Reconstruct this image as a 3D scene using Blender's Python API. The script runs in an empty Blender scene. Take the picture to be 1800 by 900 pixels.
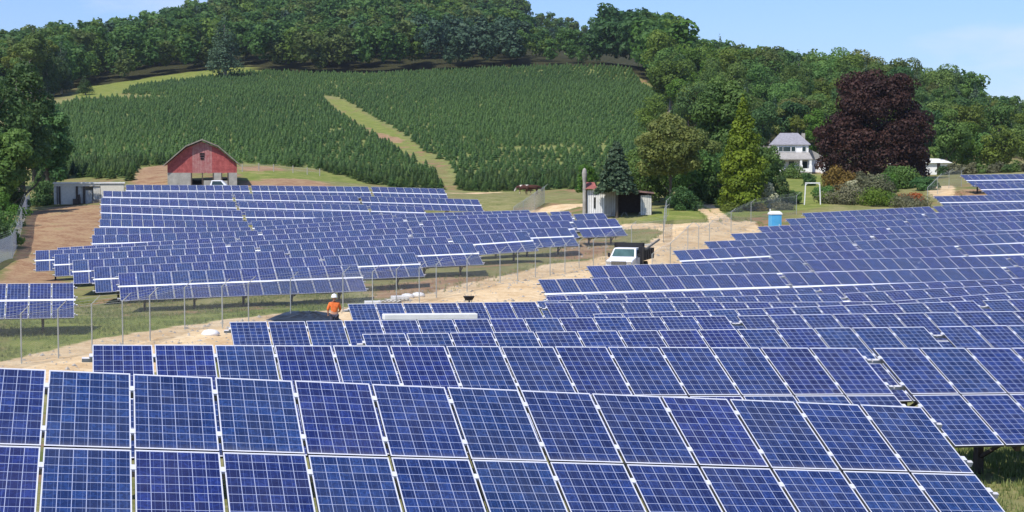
import bpy, math, random
import numpy as np
from mathutils import Vector, Matrix

random.seed(7)
RNG = np.random.default_rng(7)
SC = bpy.context.scene
COL = SC.collection
R = math.radians

# ------------------------------------------------------------------ camera, sky, sun
F = 2779.0
TH = math.atan(163.0 / F)
ZC = 8.5
cam_d = bpy.data.cameras.new('camera')
cam = bpy.data.objects.new('camera', cam_d)
COL.objects.link(cam)
cam.location = (0, 0, ZC)
cam.rotation_euler = (math.pi / 2 - TH, 0, 0)
cam_d.sensor_width = 36
cam_d.lens = F / 1800 * 36
cam_d.clip_start = 0.3
cam_d.clip_end = 9000
SC.camera = cam
SC.view_settings.view_transform = 'Standard'
SC.view_settings.look = 'None'
SC.view_settings.gamma = 1
SC.view_settings.exposure = 0.08
SC.cycles.max_bounces = 8
SC.cycles.transparent_max_bounces = 16

SUN_EL = R(53)
sx, sy = -0.60, -0.80
W = bpy.data.worlds.new('World')
SC.world = W
W.use_nodes = True
nt = W.node_tree
bg = nt.nodes['Background']
sky = nt.nodes.new('ShaderNodeTexSky')
sky.sky_type = 'NISHITA'
sky.sun_disc = False
sky.sun_elevation = SUN_EL
sky.sun_rotation = math.atan2(sx, sy)
sky.air_density = 1.0
sky.dust_density = 0.35
sky.ozone_density = 3.0
# faint summer clouds low over the hills
tc = nt.nodes.new('ShaderNodeTexCoord')
mp = nt.nodes.new('ShaderNodeMapping')
mp.inputs['Scale'].default_value = (1.0, 1.0, 3.2)
mp.inputs['Location'].default_value = (0.35, 0.2, 0.12)
nz = nt.nodes.new('ShaderNodeTexNoise')
nz.inputs['Scale'].default_value = 6.5
nz.inputs['Detail'].default_value = 7
nz.inputs['Roughness'].default_value = 0.55
rp = nt.nodes.new('ShaderNodeValToRGB')
rp.color_ramp.elements[0].position = 0.52
rp.color_ramp.elements[1].position = 0.78
mx = nt.nodes.new('ShaderNodeMix')
mx.data_type = 'RGBA'
mx.inputs[7].default_value = (8.2, 8.0, 8.6, 1)
mm = nt.nodes.new('ShaderNodeMath')
mm.operation = 'MULTIPLY'
mm.inputs[1].default_value = 0.5
L = nt.links.new
L(tc.outputs['Generated'], mp.inputs[0]); L(mp.outputs[0], nz.inputs['Vector']); L(nz.outputs[0], rp.inputs[0])
L(rp.outputs[0], mm.inputs[0]); L(mm.outputs[0], mx.inputs[0]); 
tn = nt.nodes.new('ShaderNodeMix'); tn.data_type = 'RGBA'; tn.blend_type = 'MULTIPLY'; tn.inputs[0].default_value = 1.0; tn.inputs[7].default_value = (0.79, 0.93, 1.28, 1)
L(sky.outputs[0], tn.inputs[6]); L(tn.outputs[2], mx.inputs[6])
L(mx.outputs[2], bg.inputs[0])
bg.inputs[1].default_value = 0.125

sd = bpy.data.lights.new('sun', 'SUN')
sd.energy = 4.7
sd.angle = R(0.5)
sd.color = (1.0, 0.955, 0.88)
sun = bpy.data.objects.new('sun', sd)
COL.objects.link(sun)
to_sun = Vector((sx * math.cos(SUN_EL), sy * math.cos(SUN_EL), math.sin(SUN_EL)))
sun.rotation_euler = to_sun.to_track_quat('Z', 'Y').to_euler()
sun.location = (0, 0, 200)

# ------------------------------------------------------------------ projection helpers (pixel of the 1800x900 photo <-> place)
CT, ST = math.cos(TH), math.sin(TH)
def ray(px, py):
    a, b = (px - 900) / F, (450 - py) / F
    return np.array([a, b * ST + CT, b * CT - ST])
def at(px, py, Y):
    r = ray(px, py)
    return Vector((r[0] / r[1] * Y, Y, ZC + r[2] / r[1] * Y))
def proj(x, y, z):
    z = z - ZC
    yf = y * CT - z * ST
    yu = y * ST + z * CT
    return 900 + F * x / yf, 450 - F * yu / yf

AZ = R(15.74)
TILT = R(24.3)
CA, SA = math.cos(AZ), math.sin(AZ)
def on_v(px, py, v):
    r = ray(px, py)
    t = v / (-SA * r[0] + CA * r[1])
    return CA * r[0] * t + SA * r[1] * t, ZC + r[2] * t      # u, z
def uv_xy(u, v):
    return CA * u - SA * v, SA * u + CA * v

PW, PH = 1.012, 1.680
# each row: v, list of (px, py) of its upper edge, list of tables (count of panels), optional
# right field, front to back
RROWS = [
 (20.22, [(-215, 640), (86.5, 650.5), (916.7, 687.8), (1622.6, 717.9)], 'R', 1622.6),
 (27.2, [(159.8, 607.3), (1505, 613.2), (1530, 613.3), (1800, 613)], 'L', None),
 (34.9, [(635, 588.5), (850, 586), (1250, 580), (1640, 575), (1790, 573)], 'L', None),
 (42.0, [(402, 567), (900, 560), (1200, 557), (1400, 554.5), (1640, 549), (1790, 547)], 'L', None),
 (49.0, [(1041, 553), (1217, 547), (1392, 542.7), (1604, 533), (1788, 527)], 'L', None),
 (56.2, [(610, 535), (940, 531), (988, 537), (1200, 538), (1527, 533), (1702, 519.5), (1788, 513.3)], 'L', None),
 (64.5, [(942, 530), (1200, 528), (1350, 521), (1483, 516), (1588, 510), (1788, 500)], 'L', None),
 (73.0, [(958, 521), (1200, 517), (1502, 501), (1630, 496), (1788, 489.5)], 'L', None),
 (82.1, [(945, 492), (1400, 479.7), (1580, 475), (1788, 469.3)], 'L', None),
 (90.5, [(1030, 468), (1380, 459), (1580, 453.4), (1788, 449.2)], 'L', None),
 (98.6, [(1352, 447.5), (1500, 442), (1600, 437), (1702, 431), (1788, 428)], 'L', None),
 (106.8, [(1182, 441), (1352, 433), (1490, 424.6), (1629, 418.5), (1788, 410)], 'L', None),
 (113.8, [(1237, 425), (1375, 419), (1502, 413.6), (1763, 405.6)], 'L', None),
 (120.5, [(1284, 411.4), (1380, 406), (1563, 399), (1788, 389.7)], 'L', None),
 (127.5, [(1331, 399), (1400, 395), (1527, 389), (1665, 383), (1788, 379)], 'L', None),
 (135.0, [(1380, 385), (1490, 379), (1588, 376), (1790, 370.5)], 'L', None),
 (142.5, [(1409, 375), (1527, 367.7), (1629, 363.4), (1788, 357)], 'L', None),
 (150.5, [(1640, 345), (1788, 342.5)], 'L', None),
 (158.5, [(1712, 323), (1790, 321.5)], 'L', None),
 (166.5, [(1687, 307.5), (1790, 306)], 'L', None),
]
LROWS = [
 (77.7, [(-300, 503), (0, 499.8), (130, 497.9)], 130),
 (95.0, [(207, 480.7), (440, 471), (618, 466)], 618),
 (102.3, [(164, 470), (440, 455), (640, 448.7), (739, 444)], 739),
 (109.6, [(127, 458), (440, 444), (600, 437), (733, 431), (838, 427)], 838),
 (117.0, [(95, 447.5), (440, 432), (640, 422.7), (800, 415), (925, 406.5)], 925),
 (124.4, [(62, 441), (230, 434), (450, 424), (667, 413), (840, 407), (997, 400)], 997),
 (132.0, [(100, 436), (212, 422), (450, 415), (667, 402), (827, 395), (1073, 385)], 1073),
 (140.5, [(161, 414), (400, 409), (660, 391), (780, 387), (1060, 374.5)], 1060),
 (149.0, [(165, 401), (400, 402), (700, 383), (930, 374), (993, 371.7)], 993),
 (157.5, [(175, 385.5), (400, 391), (700, 376), (928, 369.5)], 928),
 (166.0, [(177, 362), (350, 371), (560, 369), (700, 374), (830, 370)], 700),
 (174.0, [(177, 348), (350, 354), (560, 355.5), (700, 363), (860, 364)], 750),
 (182.0, [(181, 335.6), (350, 340), (560, 342), (760, 350), (853, 351)], 853),
 (190.0, [(221, 325), (350, 326.5), (483, 326), (560, 326), (760, 331.5), (785, 332)], 785),
]

# ------------------------------------------------------------------ terrain: a smooth surface through surveyed ground points
HT = 2.15
gp = []
for rows in (RROWS, LROWS):
    for row in rows:
        v, tops = row[0], row[1]
        for (px, py) in tops:
            u, z = on_v(px, py, v)
            x, y = uv_xy(u, v - 1.4)
            gp.append((x, y, z - HT))
        u, z = on_v(*tops[-1], v)
        if rows is RROWS and v > 25:
            for du in (14, 30):
                x, y = uv_xy(u + du, v - 1.4)
                gp.append((x, y, z - HT + 0.0))
def G(px, py, Y):
    p = at(px, py, Y)
    gp.append(tuple(p))
FB = [(-60, 665, 58), (38, 643, 62.4), (103, 630, 64.5), (162, 618, 67), (216, 612, 68.5), (264, 600, 71), (325, 580, 75), (391, 576, 76.5),
      (437, 569, 79), (511, 560, 82), (603, 545, 86), (655, 543, 87), (697, 536, 89), (737, 530, 91), (767, 524, 94), (821, 512, 98), (879, 497, 104),
      (910, 494, 106), (941, 489, 109), (967, 485, 111), (993, 479, 114), (1018, 473, 118), (1043, 469, 121), (1065, 464, 124)]
for q in FB[::2]:
    G(*q)
for q in [(900, 505, 100), (1100, 470, 122), (1200, 440, 128), (1180, 400, 150), (1250, 392, 156), (1060, 375, 170), (950, 368, 190), (1305, 369, 177), (1430, 359, 181),
          (1600, 362, 184), (1520, 360, 183), (1390, 303, 290), (1640, 307, 270), (1535, 320, 245), (930, 341, 232), (700, 331, 240), (850, 334, 245), (355, 329, 209),
          (450, 300, 235), (560, 312, 236), (20, 458, 130), (50, 371, 186), (-150, 470, 125), (-200, 360, 220), (150, 356, 196), (150, 322, 222), (60, 330, 220),
          (0, 255, 300), (600, 255, 305), (600, 200, 400), (600, 160, 500), (600, 127, 600), (900, 258, 305), (900, 200, 400), (900, 155, 500), (900, 117, 600), (1100, 300, 265),
          (1100, 262, 300), (1100, 205, 400), (1110, 118, 600), (1165, 165, 490), (300, 255, 300), (300, 203, 390), (230, 160, 480), (430, 123, 590), (130, 172, 460), (150, 150, 560),
          (100, 134, 620), (100, 122, 760), (300, 82, 750), (600, 20, 850), (600, -20, 1050), (850, 66, 800), (1000, 136, 750), (1100, 118, 720), (1200, 150, 560), (1200, 140, 700),
          (1450, 198, 430), (1450, 172, 600), (1650, 208, 430), (1650, 192, 600), (1790, 250, 430), (1790, 232, 600), (1750, 300, 300), (1900, 300, 300), (2100, 255, 450),
          (1250, 250, 330), (1900, 300, 240), (-300, 200, 450), (-300, 120, 700), (2200, 230, 700), (1450, 190, 800), (1800, 245, 850), (1650, 215, 850), (1200, 125, 900), (2300, 245, 900), (100, 136, 900), (-100, 145, 900), (300, 90, 900), (200, 114, 820), (480, 15, 950), (930, 112, 850), (1000, 150, 900), (1060, 148, 850), (980, 140, 800), (880, 75, 950), (200, 120, 900), (300, 92, 950)]:
    G(*q)
gp += [(-30, 0, 4.6), (30, 0, 4.2), (0, -25, 5.5), (-60, -40, 6), (80, -40, 4), (-14, 62, 0.6), (-8, 40, 1.8), (70, 20, 1.5),
       (-500, 1400, 25), (0, 1400, 35), (600, 1400, 10), (-900, 700, 30), (900, 700, 10), (-900, 0, 10), (900, 0, 0), (-900, 1400, 10), (900, 1400, 0),
       (-160, 60, 1), (220, 60, -1), (-200, 150, 3), (220, 200, 7), (0, -400, 8), (-500, 300, 25), (600, 300, 8)]
gp = np.array(gp)
SCL = 100.0
def kern(d2):
    return np.where(d2 > 1e-12, 0.5 * d2 * np.log(np.maximum(d2, 1e-12)), 0)
Pn = gp[:, :2] / SCL
n = len(Pn)
K = kern(((Pn[:, None] - Pn[None]) ** 2).sum(-1)) + np.eye(n) * 0.0006
Q = np.c_[np.ones(n), Pn]
A_ = np.block([[K, Q], [Q.T, np.zeros((3, 3))]])
sol = np.linalg.solve(A_, np.r_[gp[:, 2], 0, 0, 0])
def gz(x, y):
    x = np.atleast_1d(np.asarray(x, float)); y = np.atleast_1d(np.asarray(y, float))
    q = np.c_[x, y] / SCL
    out = np.empty(len(q))
    for i in range(0, len(q), 20000):
        s = q[i:i + 20000]
        out[i:i + 20000] = kern(((s[:, None] - Pn[None]) ** 2).sum(-1)) @ sol[:n] + sol[n] + s @ sol[n + 1:]
    return out
def g1(x, y):
    return float(gz(x, y)[0])
def ground(px, py, y0=25, y1=900):
    """where the sight line through a photo pixel meets the ground"""
    r = ray(px, py)
    ys = np.concatenate([np.arange(y0, 320, 1.5), np.arange(320, y1, 6.0)])
    xs = r[0] / r[1] * ys
    zs = ZC + r[2] / r[1] * ys
    h = zs - gz(xs, ys)
    k = np.where(h < 0)[0]
    if len(k) == 0:
        k = [len(ys) - 1]
    k = max(k[0], 1)
    a, b = h[k - 1], h[k]
    t = a / (a - b) if a != b else 0
    y = ys[k - 1] + t * (ys[k] - ys[k - 1])
    x = r[0] / r[1] * y
    return x, y
def gpt(px, py, y0=25):
    x, y = ground(px, py, y0)
    return Vector((x, y, g1(x, y)))
def gcol(px, Y):
    """point of the ground in the photo's column px at distance Y"""
    x = (px - 900) / F * Y
    for _ in range(4):
        z = g1(x, Y)
        x = (px - 900) / F * (Y * CT - (z - ZC) * ST)
    return Vector((x, Y, z))

def inpoly(x, y, poly):
    x = np.asarray(x); y = np.asarray(y)
    c = np.zeros(x.shape, bool)
    m = len(poly)
    for i in range(m):
        x1, y1 = poly[i]; x2, y2 = poly[(i + 1) % m]
        if y1 == y2:
            continue
        t = ((y1 > y) != (y2 > y)) & (x < (x2 - x1) * (y - y1) / (y2 - y1) + x1)
        c ^= t
    return c
def polydist(x, y, pts):
    """distance to an open polyline"""
    best = np.full(np.shape(x), 1e9)
    for (a, b) in zip(pts[:-1], pts[1:]):
        ax, ay = a; bx, by = b
        L2 = (bx - ax) ** 2 + (by - ay) ** 2 + 1e-9
        t = np.clip(((x - ax) * (bx - ax) + (y - ay) * (by - ay)) / L2, 0, 1)
        best = np.minimum(best, np.hypot(x - ax - t * (bx - ax), y - ay - t * (by - ay)))
    return best

# ------------------------------------------------------------------ materials
def hexc(h):
    return tuple(((int(h[i:i + 2], 16) / 255) ** 2.2) for i in (0, 2, 4))
def mat(name, col, rough=0.7, metal=0.0, var=0.0, scale=3.0, bump=0.0, spec=0.3, coord='Object', objvar=0.0, col2=None):
    m = bpy.data.materials.new(name)
    m.use_nodes = True
    t = m.node_tree
    b = t.nodes['Principled BSDF']
    b.inputs['Base Color'].default_value = (*col, 1)
    b.inputs['Roughness'].default_value = rough
    b.inputs['Metallic'].default_value = metal
    b.inputs['Specular IOR Level'].default_value = spec
    if var > 0 or bump > 0:
        c = t.nodes.new('ShaderNodeTexCoord')
        nz = t.nodes.new('ShaderNodeTexNoise')
        nz.inputs['Scale'].default_value = scale
        nz.inputs['Detail'].default_value = 6
        nz.inputs['Roughness'].default_value = 0.65
        t.links.new(c.outputs[coord], nz.inputs['Vector'])
        if var > 0:
            r = t.nodes.new('ShaderNodeValToRGB')
            r.color_ramp.elements[0].position = 0.3
            r.color_ramp.elements[1].position = 0.7
            d = col2 if col2 else tuple(c_ * (1 - var) for c_ in col)
            r.color_ramp.elements[0].color = (*d, 1)
            r.color_ramp.elements[1].color = (*[min(1, c_ * (1 + (0 if col2 else var * 0.6))) for c_ in col], 1)
            t.links.new(nz.outputs[0], r.inputs[0])
            t.links.new(r.outputs[0], b.inputs['Base Color'])
        if bump > 0:
            bp = t.nodes.new('ShaderNodeBump')
            bp.inputs['Strength'].default_value = bump
            bp.inputs['Distance'].default_value = 0.05
            t.links.new(nz.outputs[0], bp.inputs['Height'])
            t.links.new(bp.outputs[0], b.inputs['Normal'])
    return m

def leafmat(name, dark, light, trans=0.3, hue=0.02):
    m = bpy.data.materials.new(name)
    m.use_nodes = True
    t = m.node_tree
    b = t.nodes['Principled BSDF']
    out = t.nodes['Material Output']
    a = t.nodes.new('ShaderNodeAttribute'); a.attribute_name = 'tint'
    oi = t.nodes.new('ShaderNodeObjectInfo')
    r = t.nodes.new('ShaderNodeValToRGB')
    r.color_ramp.elements[0].position = 0.0
    r.color_ramp.elements[0].color = (*dark, 1)
    r.color_ramp.elements[1].position = 1.0
    r.color_ramp.elements[1].color = (*light, 1)
    t.links.new(a.outputs['Fac'], r.inputs[0])
    hs = t.nodes.new('ShaderNodeHueSaturation')
    mr = t.nodes.new('ShaderNodeMapRange')
    mr.inputs[3].default_value = 0.5 - hue; mr.inputs[4].default_value = 0.5 + hue
    mv = t.nodes.new('ShaderNodeMapRange')
    mv.inputs[3].default_value = 0.78; mv.inputs[4].default_value = 1.22
    t.links.new(oi.outputs['Random'], mr.inputs[0])
    wn = t.nodes.new('ShaderNodeTexWhiteNoise'); wn.noise_dimensions = '1D'
    t.links.new(oi.outputs['Random'], wn.inputs['W'])
    t.links.new(wn.outputs['Value'], mv.inputs[0])
    t.links.new(mr.outputs[0], hs.inputs['Hue']); t.links.new(mv.outputs[0], hs.inputs['Value'])
    t.links.new(r.outputs[0], hs.inputs['Color'])
    t.links.new(hs.outputs[0], b.inputs['Base Color'])
    b.inputs['Roughness'].default_value = 0.6
    b.inputs['Specular IOR Level'].default_value = 0.25
    tr = t.nodes.new('ShaderNodeBsdfTranslucent')
    t.links.new(hs.outputs[0], tr.inputs[0])
    ms = t.nodes.new('ShaderNodeMixShader')
    ms.inputs[0].default_value = trans
    t.links.new(b.outputs[0], ms.inputs[1]); t.links.new(tr.outputs[0], ms.inputs[2])
    t.links.new(ms.outputs[0], out.inputs[0])
    return m

M = {}
M['alu'] = mat('anodised aluminium', (0.66, 0.66, 0.70), 0.45, 0.0, 0.08, 20, spec=0.5)
M['side'] = mat('frame flank with painted shade', (0.06, 0.06, 0.065), 0.6)  # aluminium sides blackened: shade of the panel seams put into the colour
M['midrail'] = mat('aluminium rail with painted glint', (0.86, 0.86, 0.88), 0.4, 0.0, spec=0.6)  # rail whitened: sun glint along the middle seam is put into its colour
M['rail'] = mat('galvanised rail', (0.62, 0.60, 0.60), 0.5, 0.0, 0.2, 8, spec=0.5)
M['steel'] = mat('weathered brown steel', (0.10, 0.075, 0.06), 0.7, 0.0, 0.3, 6)
M['galv'] = mat('galvanised steel', (0.44, 0.46, 0.43), 0.5, 0.2, 0.2, 5)
M['white'] = mat('white paint', (0.80, 0.79, 0.76), 0.5, 0, 0.12, 2.0)
M['offwhite'] = mat('weathered white paint', (0.62, 0.60, 0.53), 0.75, 0, 0.35, 1.3, 0.2)
M['black'] = mat('black', (0.02, 0.02, 0.022), 0.5)
M['tarp'] = mat('black plastic sheet', (0.018, 0.02, 0.02), 0.4, 0, 0.3, 3, 0.3)
M['rubber'] = mat('tyre rubber', (0.025, 0.025, 0.025), 0.8)
M['glass'] = mat('dark glass', (0.03, 0.05, 0.05), 0.08, 0, spec=0.6)
M['screen'] = mat('windscreen glass', (0.07, 0.13, 0.12), 0.08, 0, 0.4, 1.0, spec=0.6)
M['carpaint'] = mat('white car paint', (0.85, 0.85, 0.86), 0.25, 0, spec=0.6)
M['chrome'] = mat('chrome', (0.6, 0.62, 0.62), 0.2, 0.8)
M['barnred'] = mat('faded red boards', (0.54, 0.14, 0.13), 0.85, 0, 0.5, 1.8, 0.2, col2=(0.27, 0.055, 0.055))
M['barnred2'] = mat('weathered pink boards', (0.50, 0.27, 0.25), 0.85, 0, 0.5, 2.2, 0.2, col2=(0.36, 0.10, 0.10))
M['tin'] = mat('rusty tin roof', (0.27, 0.16, 0.13), 0.6, 0.2, 0.5, 0.8)
M['block'] = mat('concrete block wall', (0.40, 0.38, 0.34), 0.9, 0, 0.3, 1.5, 0.3)
M['shingle'] = mat('grey roof shingles', (0.30, 0.29, 0.31), 0.85, 0, 0.25, 2.5, 0.3)
M['porchroof'] = mat('pale roof shingles', (0.36, 0.34, 0.31), 0.85, 0, 0.25, 2.5, 0.3)
M['bark'] = mat('bark', (0.12, 0.10, 0.075), 0.95, 0, 0.4, 3, 0.6)
M['palebark'] = mat('pale bark', (0.26, 0.24, 0.20), 0.95, 0, 0.4, 3, 0.6)
M['wood'] = mat('old grey wood', (0.30, 0.27, 0.22), 0.9, 0, 0.4, 3, 0.3)
M['darkin'] = mat('dark interior', (0.012, 0.014, 0.014), 0.95)
M['blue'] = mat('blue plastic', (0.10, 0.42, 0.72), 0.45, 0, 0.1, 2)
M['orange'] = mat('orange work shirt', (0.85, 0.20, 0.05), 0.85, 0, 0.25, 9, 0.2)
M['skin'] = mat('skin', (0.50, 0.27, 0.18), 0.6)
M['jean'] = mat('dark work trousers', (0.06, 0.06, 0.09), 0.9, 0, 0.3, 8)
M['hat'] = mat('white hard hat', (0.85, 0.85, 0.82), 0.3)
M['cowbrown'] = mat('red brown hide', (0.10, 0.035, 0.02), 0.8, 0, 0.5, 1.6, col2=(0.03, 0.015, 0.012))
M['cowwhite'] = mat('white hide', (0.6, 0.56, 0.5), 0.8)
M['dirt'] = mat('loose orange soil', (0.42, 0.20, 0.10), 0.95, 0, 0.45, 1.2, 0.8)
M['stone'] = mat('pale stone', (0.40, 0.37, 0.32), 0.95, 0, 0.4, 1.0, 0.6)
M['redtile'] = mat('dull red roof', (0.36, 0.12, 0.10), 0.8, 0, 0.5, 2)
M['cream'] = mat('cream beam', (0.72, 0.68, 0.58), 0.6, 0, 0.12, 4)

# leaf materials
M['lf_mid'] = leafmat('leaves mid green', (0.054, 0.118, 0.028), (0.190, 0.300, 0.068), 0.4)
M['lf_dark'] = leafmat('leaves dark green', (0.036, 0.088, 0.028), (0.122, 0.212, 0.058), 0.35)
M['lf_yel'] = leafmat('leaves yellow green', (0.075, 0.125, 0.020), (0.235, 0.315, 0.050), 0.38)
M['lf_blue'] = leafmat('needles blue green', (0.032, 0.074, 0.040), (0.110, 0.175, 0.090), 0.25)
M['lf_olive'] = leafmat('leaves olive brown', (0.070, 0.108, 0.025), (0.230, 0.265, 0.070), 0.38)
M['lf_bright'] = leafmat('leaves bright green', (0.055, 0.12, 0.014), (0.150, 0.250, 0.030), 0.35)
M['lf_purple'] = leafmat('copper beech leaves', (0.026, 0.013, 0.010), (0.092, 0.038, 0.027), 0.2, 0.005)
M['lf_arbor'] = leafmat('arborvitae foliage', (0.095, 0.165, 0.014), (0.310, 0.420, 0.034), 0.35, 0.004)
M['lf_orange'] = leafmat('orange brown foliage', (0.20, 0.07, 0.015), (0.46, 0.17, 0.03), 0.3)
M['lf_gold'] = leafmat('golden foliage', (0.12, 0.09, 0.015), (0.28, 0.19, 0.04), 0.3)
M['lf_cream'] = leafmat('cream flower heads', (0.10, 0.13, 0.04), (0.72, 0.66, 0.46), 0.2)
M['lf_fir'] = leafmat('fir needles', (0.020, 0.048, 0.014), (0.085, 0.145, 0.032), 0.15, 0.012)
M['lf_grey'] = leafmat('grey green foliage', (0.085, 0.095, 0.045), (0.22, 0.22, 0.12), 0.3)

# solar panel face
def panelmat():
    m = bpy.data.materials.new('polycrystalline solar cells')
    m.use_nodes = True
    t = m.node_tree
    N = t.nodes.new
    Lk = t.links.new
    b = t.nodes['Principled BSDF']
    uv = N('ShaderNodeUVMap'); uv.uv_map = 'UVMap'
    oi = N('ShaderNodeObjectInfo')
    sc = N('ShaderNodeVectorMath'); sc.operation = 'MULTIPLY'; sc.inputs[1].default_value = (6, 10, 0)
    Lk(uv.outputs[0], sc.inputs[0])
    fr = N('ShaderNodeVectorMath'); fr.operation = 'FRACTION'; Lk(sc.outputs[0], fr.inputs[0])
    fl = N('ShaderNodeVectorMath'); fl.operation = 'FLOOR'; Lk(sc.outputs[0], fl.inputs[0])
    sub = N('ShaderNodeVectorMath'); sub.operation = 'SUBTRACT'; sub.inputs[1].default_value = (.5, .5, 0); Lk(fr.outputs[0], sub.inputs[0])
    ab = N('ShaderNodeVectorMath'); ab.operation = 'ABSOLUTE'; Lk(sub.outputs[0], ab.inputs[0])
    sp = N('ShaderNodeSeparateXYZ'); Lk(ab.outputs[0], sp.inputs[0])
    def gt(sock, v):
        q = N('ShaderNodeMath'); q.operation = 'GREATER_THAN'; q.inputs[1].default_value = v; Lk(sock, q.inputs[0]); return q.outputs[0]
    def mx2(a, c):
        q = N('ShaderNodeMath'); q.operation = 'MAXIMUM'; Lk(a, q.inputs[0]); Lk(c, q.inputs[1]); return q.outputs[0]
    line = mx2(gt(sp.outputs[0], 0.474), gt(sp.outputs[1], 0.475))
    # outer margin of backsheet
    su = N('ShaderNodeSeparateXYZ'); Lk(uv.outputs[0], su.inputs[0])
    # busbars: two thin lines per cell
    bb = N('ShaderNodeMath'); bb.operation = 'SUBTRACT'; bb.inputs[1].default_value = 0.25; Lk(sp.outputs[0], bb.inputs[0])
    ba = N('ShaderNodeMath'); ba.operation = 'ABSOLUTE'; Lk(bb.outputs[0], ba.inputs[0])
    bl = N('ShaderNodeMath'); bl.operation = 'LESS_THAN'; bl.inputs[1].default_value = 0.012; Lk(ba.outputs[0], bl.inputs[0])
    # per cell random
    ad = N('ShaderNodeVectorMath'); ad.operation = 'ADD'; Lk(fl.outputs[0], ad.inputs[0])
    cm = N('ShaderNodeCombineXYZ'); Lk(oi.outputs['Random'], cm.inputs[2])
    ml = N('ShaderNodeMath'); ml.operation = 'MULTIPLY'; ml.inputs[1].default_value = 731.0; Lk(oi.outputs['Random'], ml.inputs[0]); Lk(ml.outputs[0], cm.inputs[2])
    Lk(cm.outputs[0], ad.inputs[1])
    wn = N('ShaderNodeTexWhiteNoise'); wn.noise_dimensions = '3D'; Lk(ad.outputs[0], wn.inputs['Vector'])
    # crystal flakes
    vs = N('ShaderNodeVectorMath'); vs.operation = 'MULTIPLY_ADD'; vs.inputs[1].default_value = (1, 1.66, 0); Lk(uv.outputs[0], vs.inputs[0]); Lk(cm.outputs[0], vs.inputs[2])
    vo = N('ShaderNodeTexVoronoi'); vo.inputs['Scale'].default_value = 34; Lk(vs.outputs[0], vo.inputs['Vector'])
    ns = N('ShaderNodeTexNoise'); ns.inputs['Scale'].default_value = 3.0; Lk(vs.outputs[0], ns.inputs['Vector'])
    sv = N('ShaderNodeSeparateColor'); Lk(vo.outputs['Color'], sv.inputs[0])
    r = N('ShaderNodeValToRGB')
    r.color_ramp.elements[0].position = 0.0; r.color_ramp.elements[0].color = (0.008, 0.014, 0.056, 1)
    r.color_ramp.elements[1].position = 1.0; r.color_ramp.elements[1].color = (0.026, 0.066, 0.235, 1)
    e = r.color_ramp.elements.new(0.5); e.color = (0.012, 0.027, 0.102, 1)
    s1 = N('ShaderNodeMath'); s1.operation = 'MULTIPLY'; s1.inputs[1].default_value = 0.42; Lk(wn.outputs['Value'], s1.inputs[0])
    s2 = N('ShaderNodeMath'); s2.operation = 'MULTIPLY_ADD'; s2.inputs[1].default_value = 0.36; Lk(sv.outputs[0], s2.inputs[0]); Lk(s1.outputs[0], s2.inputs[2])
    s3 = N('ShaderNodeMath'); s3.operation = 'MULTIPLY_ADD'; s3.inputs[1].default_value = 0.22; Lk(ns.outputs[0], s3.inputs[0]); Lk(s2.outputs[0], s3.inputs[2])
    Lk(s3.outputs[0], r.inputs[0])
    hs = N('ShaderNodeHueSaturation')
    mr = N('ShaderNodeMapRange'); mr.inputs[3].default_value = 0.494; mr.inputs[4].default_value = 0.514; Lk(oi.outputs['Random'], mr.inputs[0])
    wv = N('ShaderNodeTexWhiteNoise'); wv.noise_dimensions = '1D'; Lk(ml.outputs[0], wv.inputs['W'])
    mv = N('ShaderNodeMapRange'); mv.inputs[3].default_value = 0.90; mv.inputs[4].default_value = 1.12; Lk(wv.outputs['Value'], mv.inputs[0])
    Lk(mr.outputs[0], hs.inputs['Hue']); Lk(mv.outputs[0], hs.inputs['Value']); Lk(r.outputs[0], hs.inputs['Color'])
    m1 = N('ShaderNodeMix'); m1.data_type = 'RGBA'; m1.inputs[7].default_value = (0.16, 0.22, 0.42, 1)
    bk = N('ShaderNodeMath'); bk.operation = 'MULTIPLY'; bk.inputs[1].default_value = 0.55; Lk(bl.outputs[0], bk.inputs[0])
    Lk(bk.outputs[0], m1.inputs[0]); Lk(hs.outputs[0], m1.inputs[6])
    m2 = N('ShaderNodeMix'); m2.data_type = 'RGBA'; m2.inputs[7].default_value = (0.36, 0.40, 0.54, 1)
    Lk(line, m2.inputs[0]); Lk(m1.outputs[2], m2.inputs[6])
    Lk(m2.outputs[2], b.inputs['Base Color'])
    # thin dust film, heavier in patches and towards the lower frame
    dn = N('ShaderNodeTexNoise'); dn.inputs['Scale'].default_value = 1.6; dn.inputs['Detail'].default_value = 5; Lk(vs.outputs[0], dn.inputs['Vector'])
    dr = N('ShaderNodeMapRange'); dr.inputs[1].default_value = 0.35; dr.inputs[2].default_value = 0.8; dr.inputs[3].default_value = 0.0; dr.inputs[4].default_value = 0.07; Lk(dn.outputs[0], dr.inputs[0])
    lo = N('ShaderNodeMapRange'); lo.inputs[1].default_value = 0.06; lo.inputs[2].default_value = 0.0; lo.inputs[3].default_value = 0.0; lo.inputs[4].default_value = 0.15; Lk(su.outputs[1], lo.inputs[0])
    da = N('ShaderNodeMath'); da.operation = 'ADD'; Lk(dr.outputs[0], da.inputs[0]); Lk(lo.outputs[0], da.inputs[1])
    m3 = N('ShaderNodeMix'); m3.data_type = 'RGBA'; m3.inputs[7].default_value = (0.32, 0.30, 0.27, 1)
    Lk(da.outputs[0], m3.inputs[0]); Lk(m2.outputs[2], m3.inputs[6]); Lk(m3.outputs[2], b.inputs['Base Color'])
    rr = N('ShaderNodeMapRange'); rr.inputs[3].default_value = 0.14; rr.inputs[4].default_value = 0.34; Lk(dn.outputs[0], rr.inputs[0]); Lk(rr.outputs[0], b.inputs['Roughness'])
    b.inputs['IOR'].default_value = 1.45
    b.inputs['Specular IOR Level'].default_value = 0.42
    return m
M['cells'] = panelmat()

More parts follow.
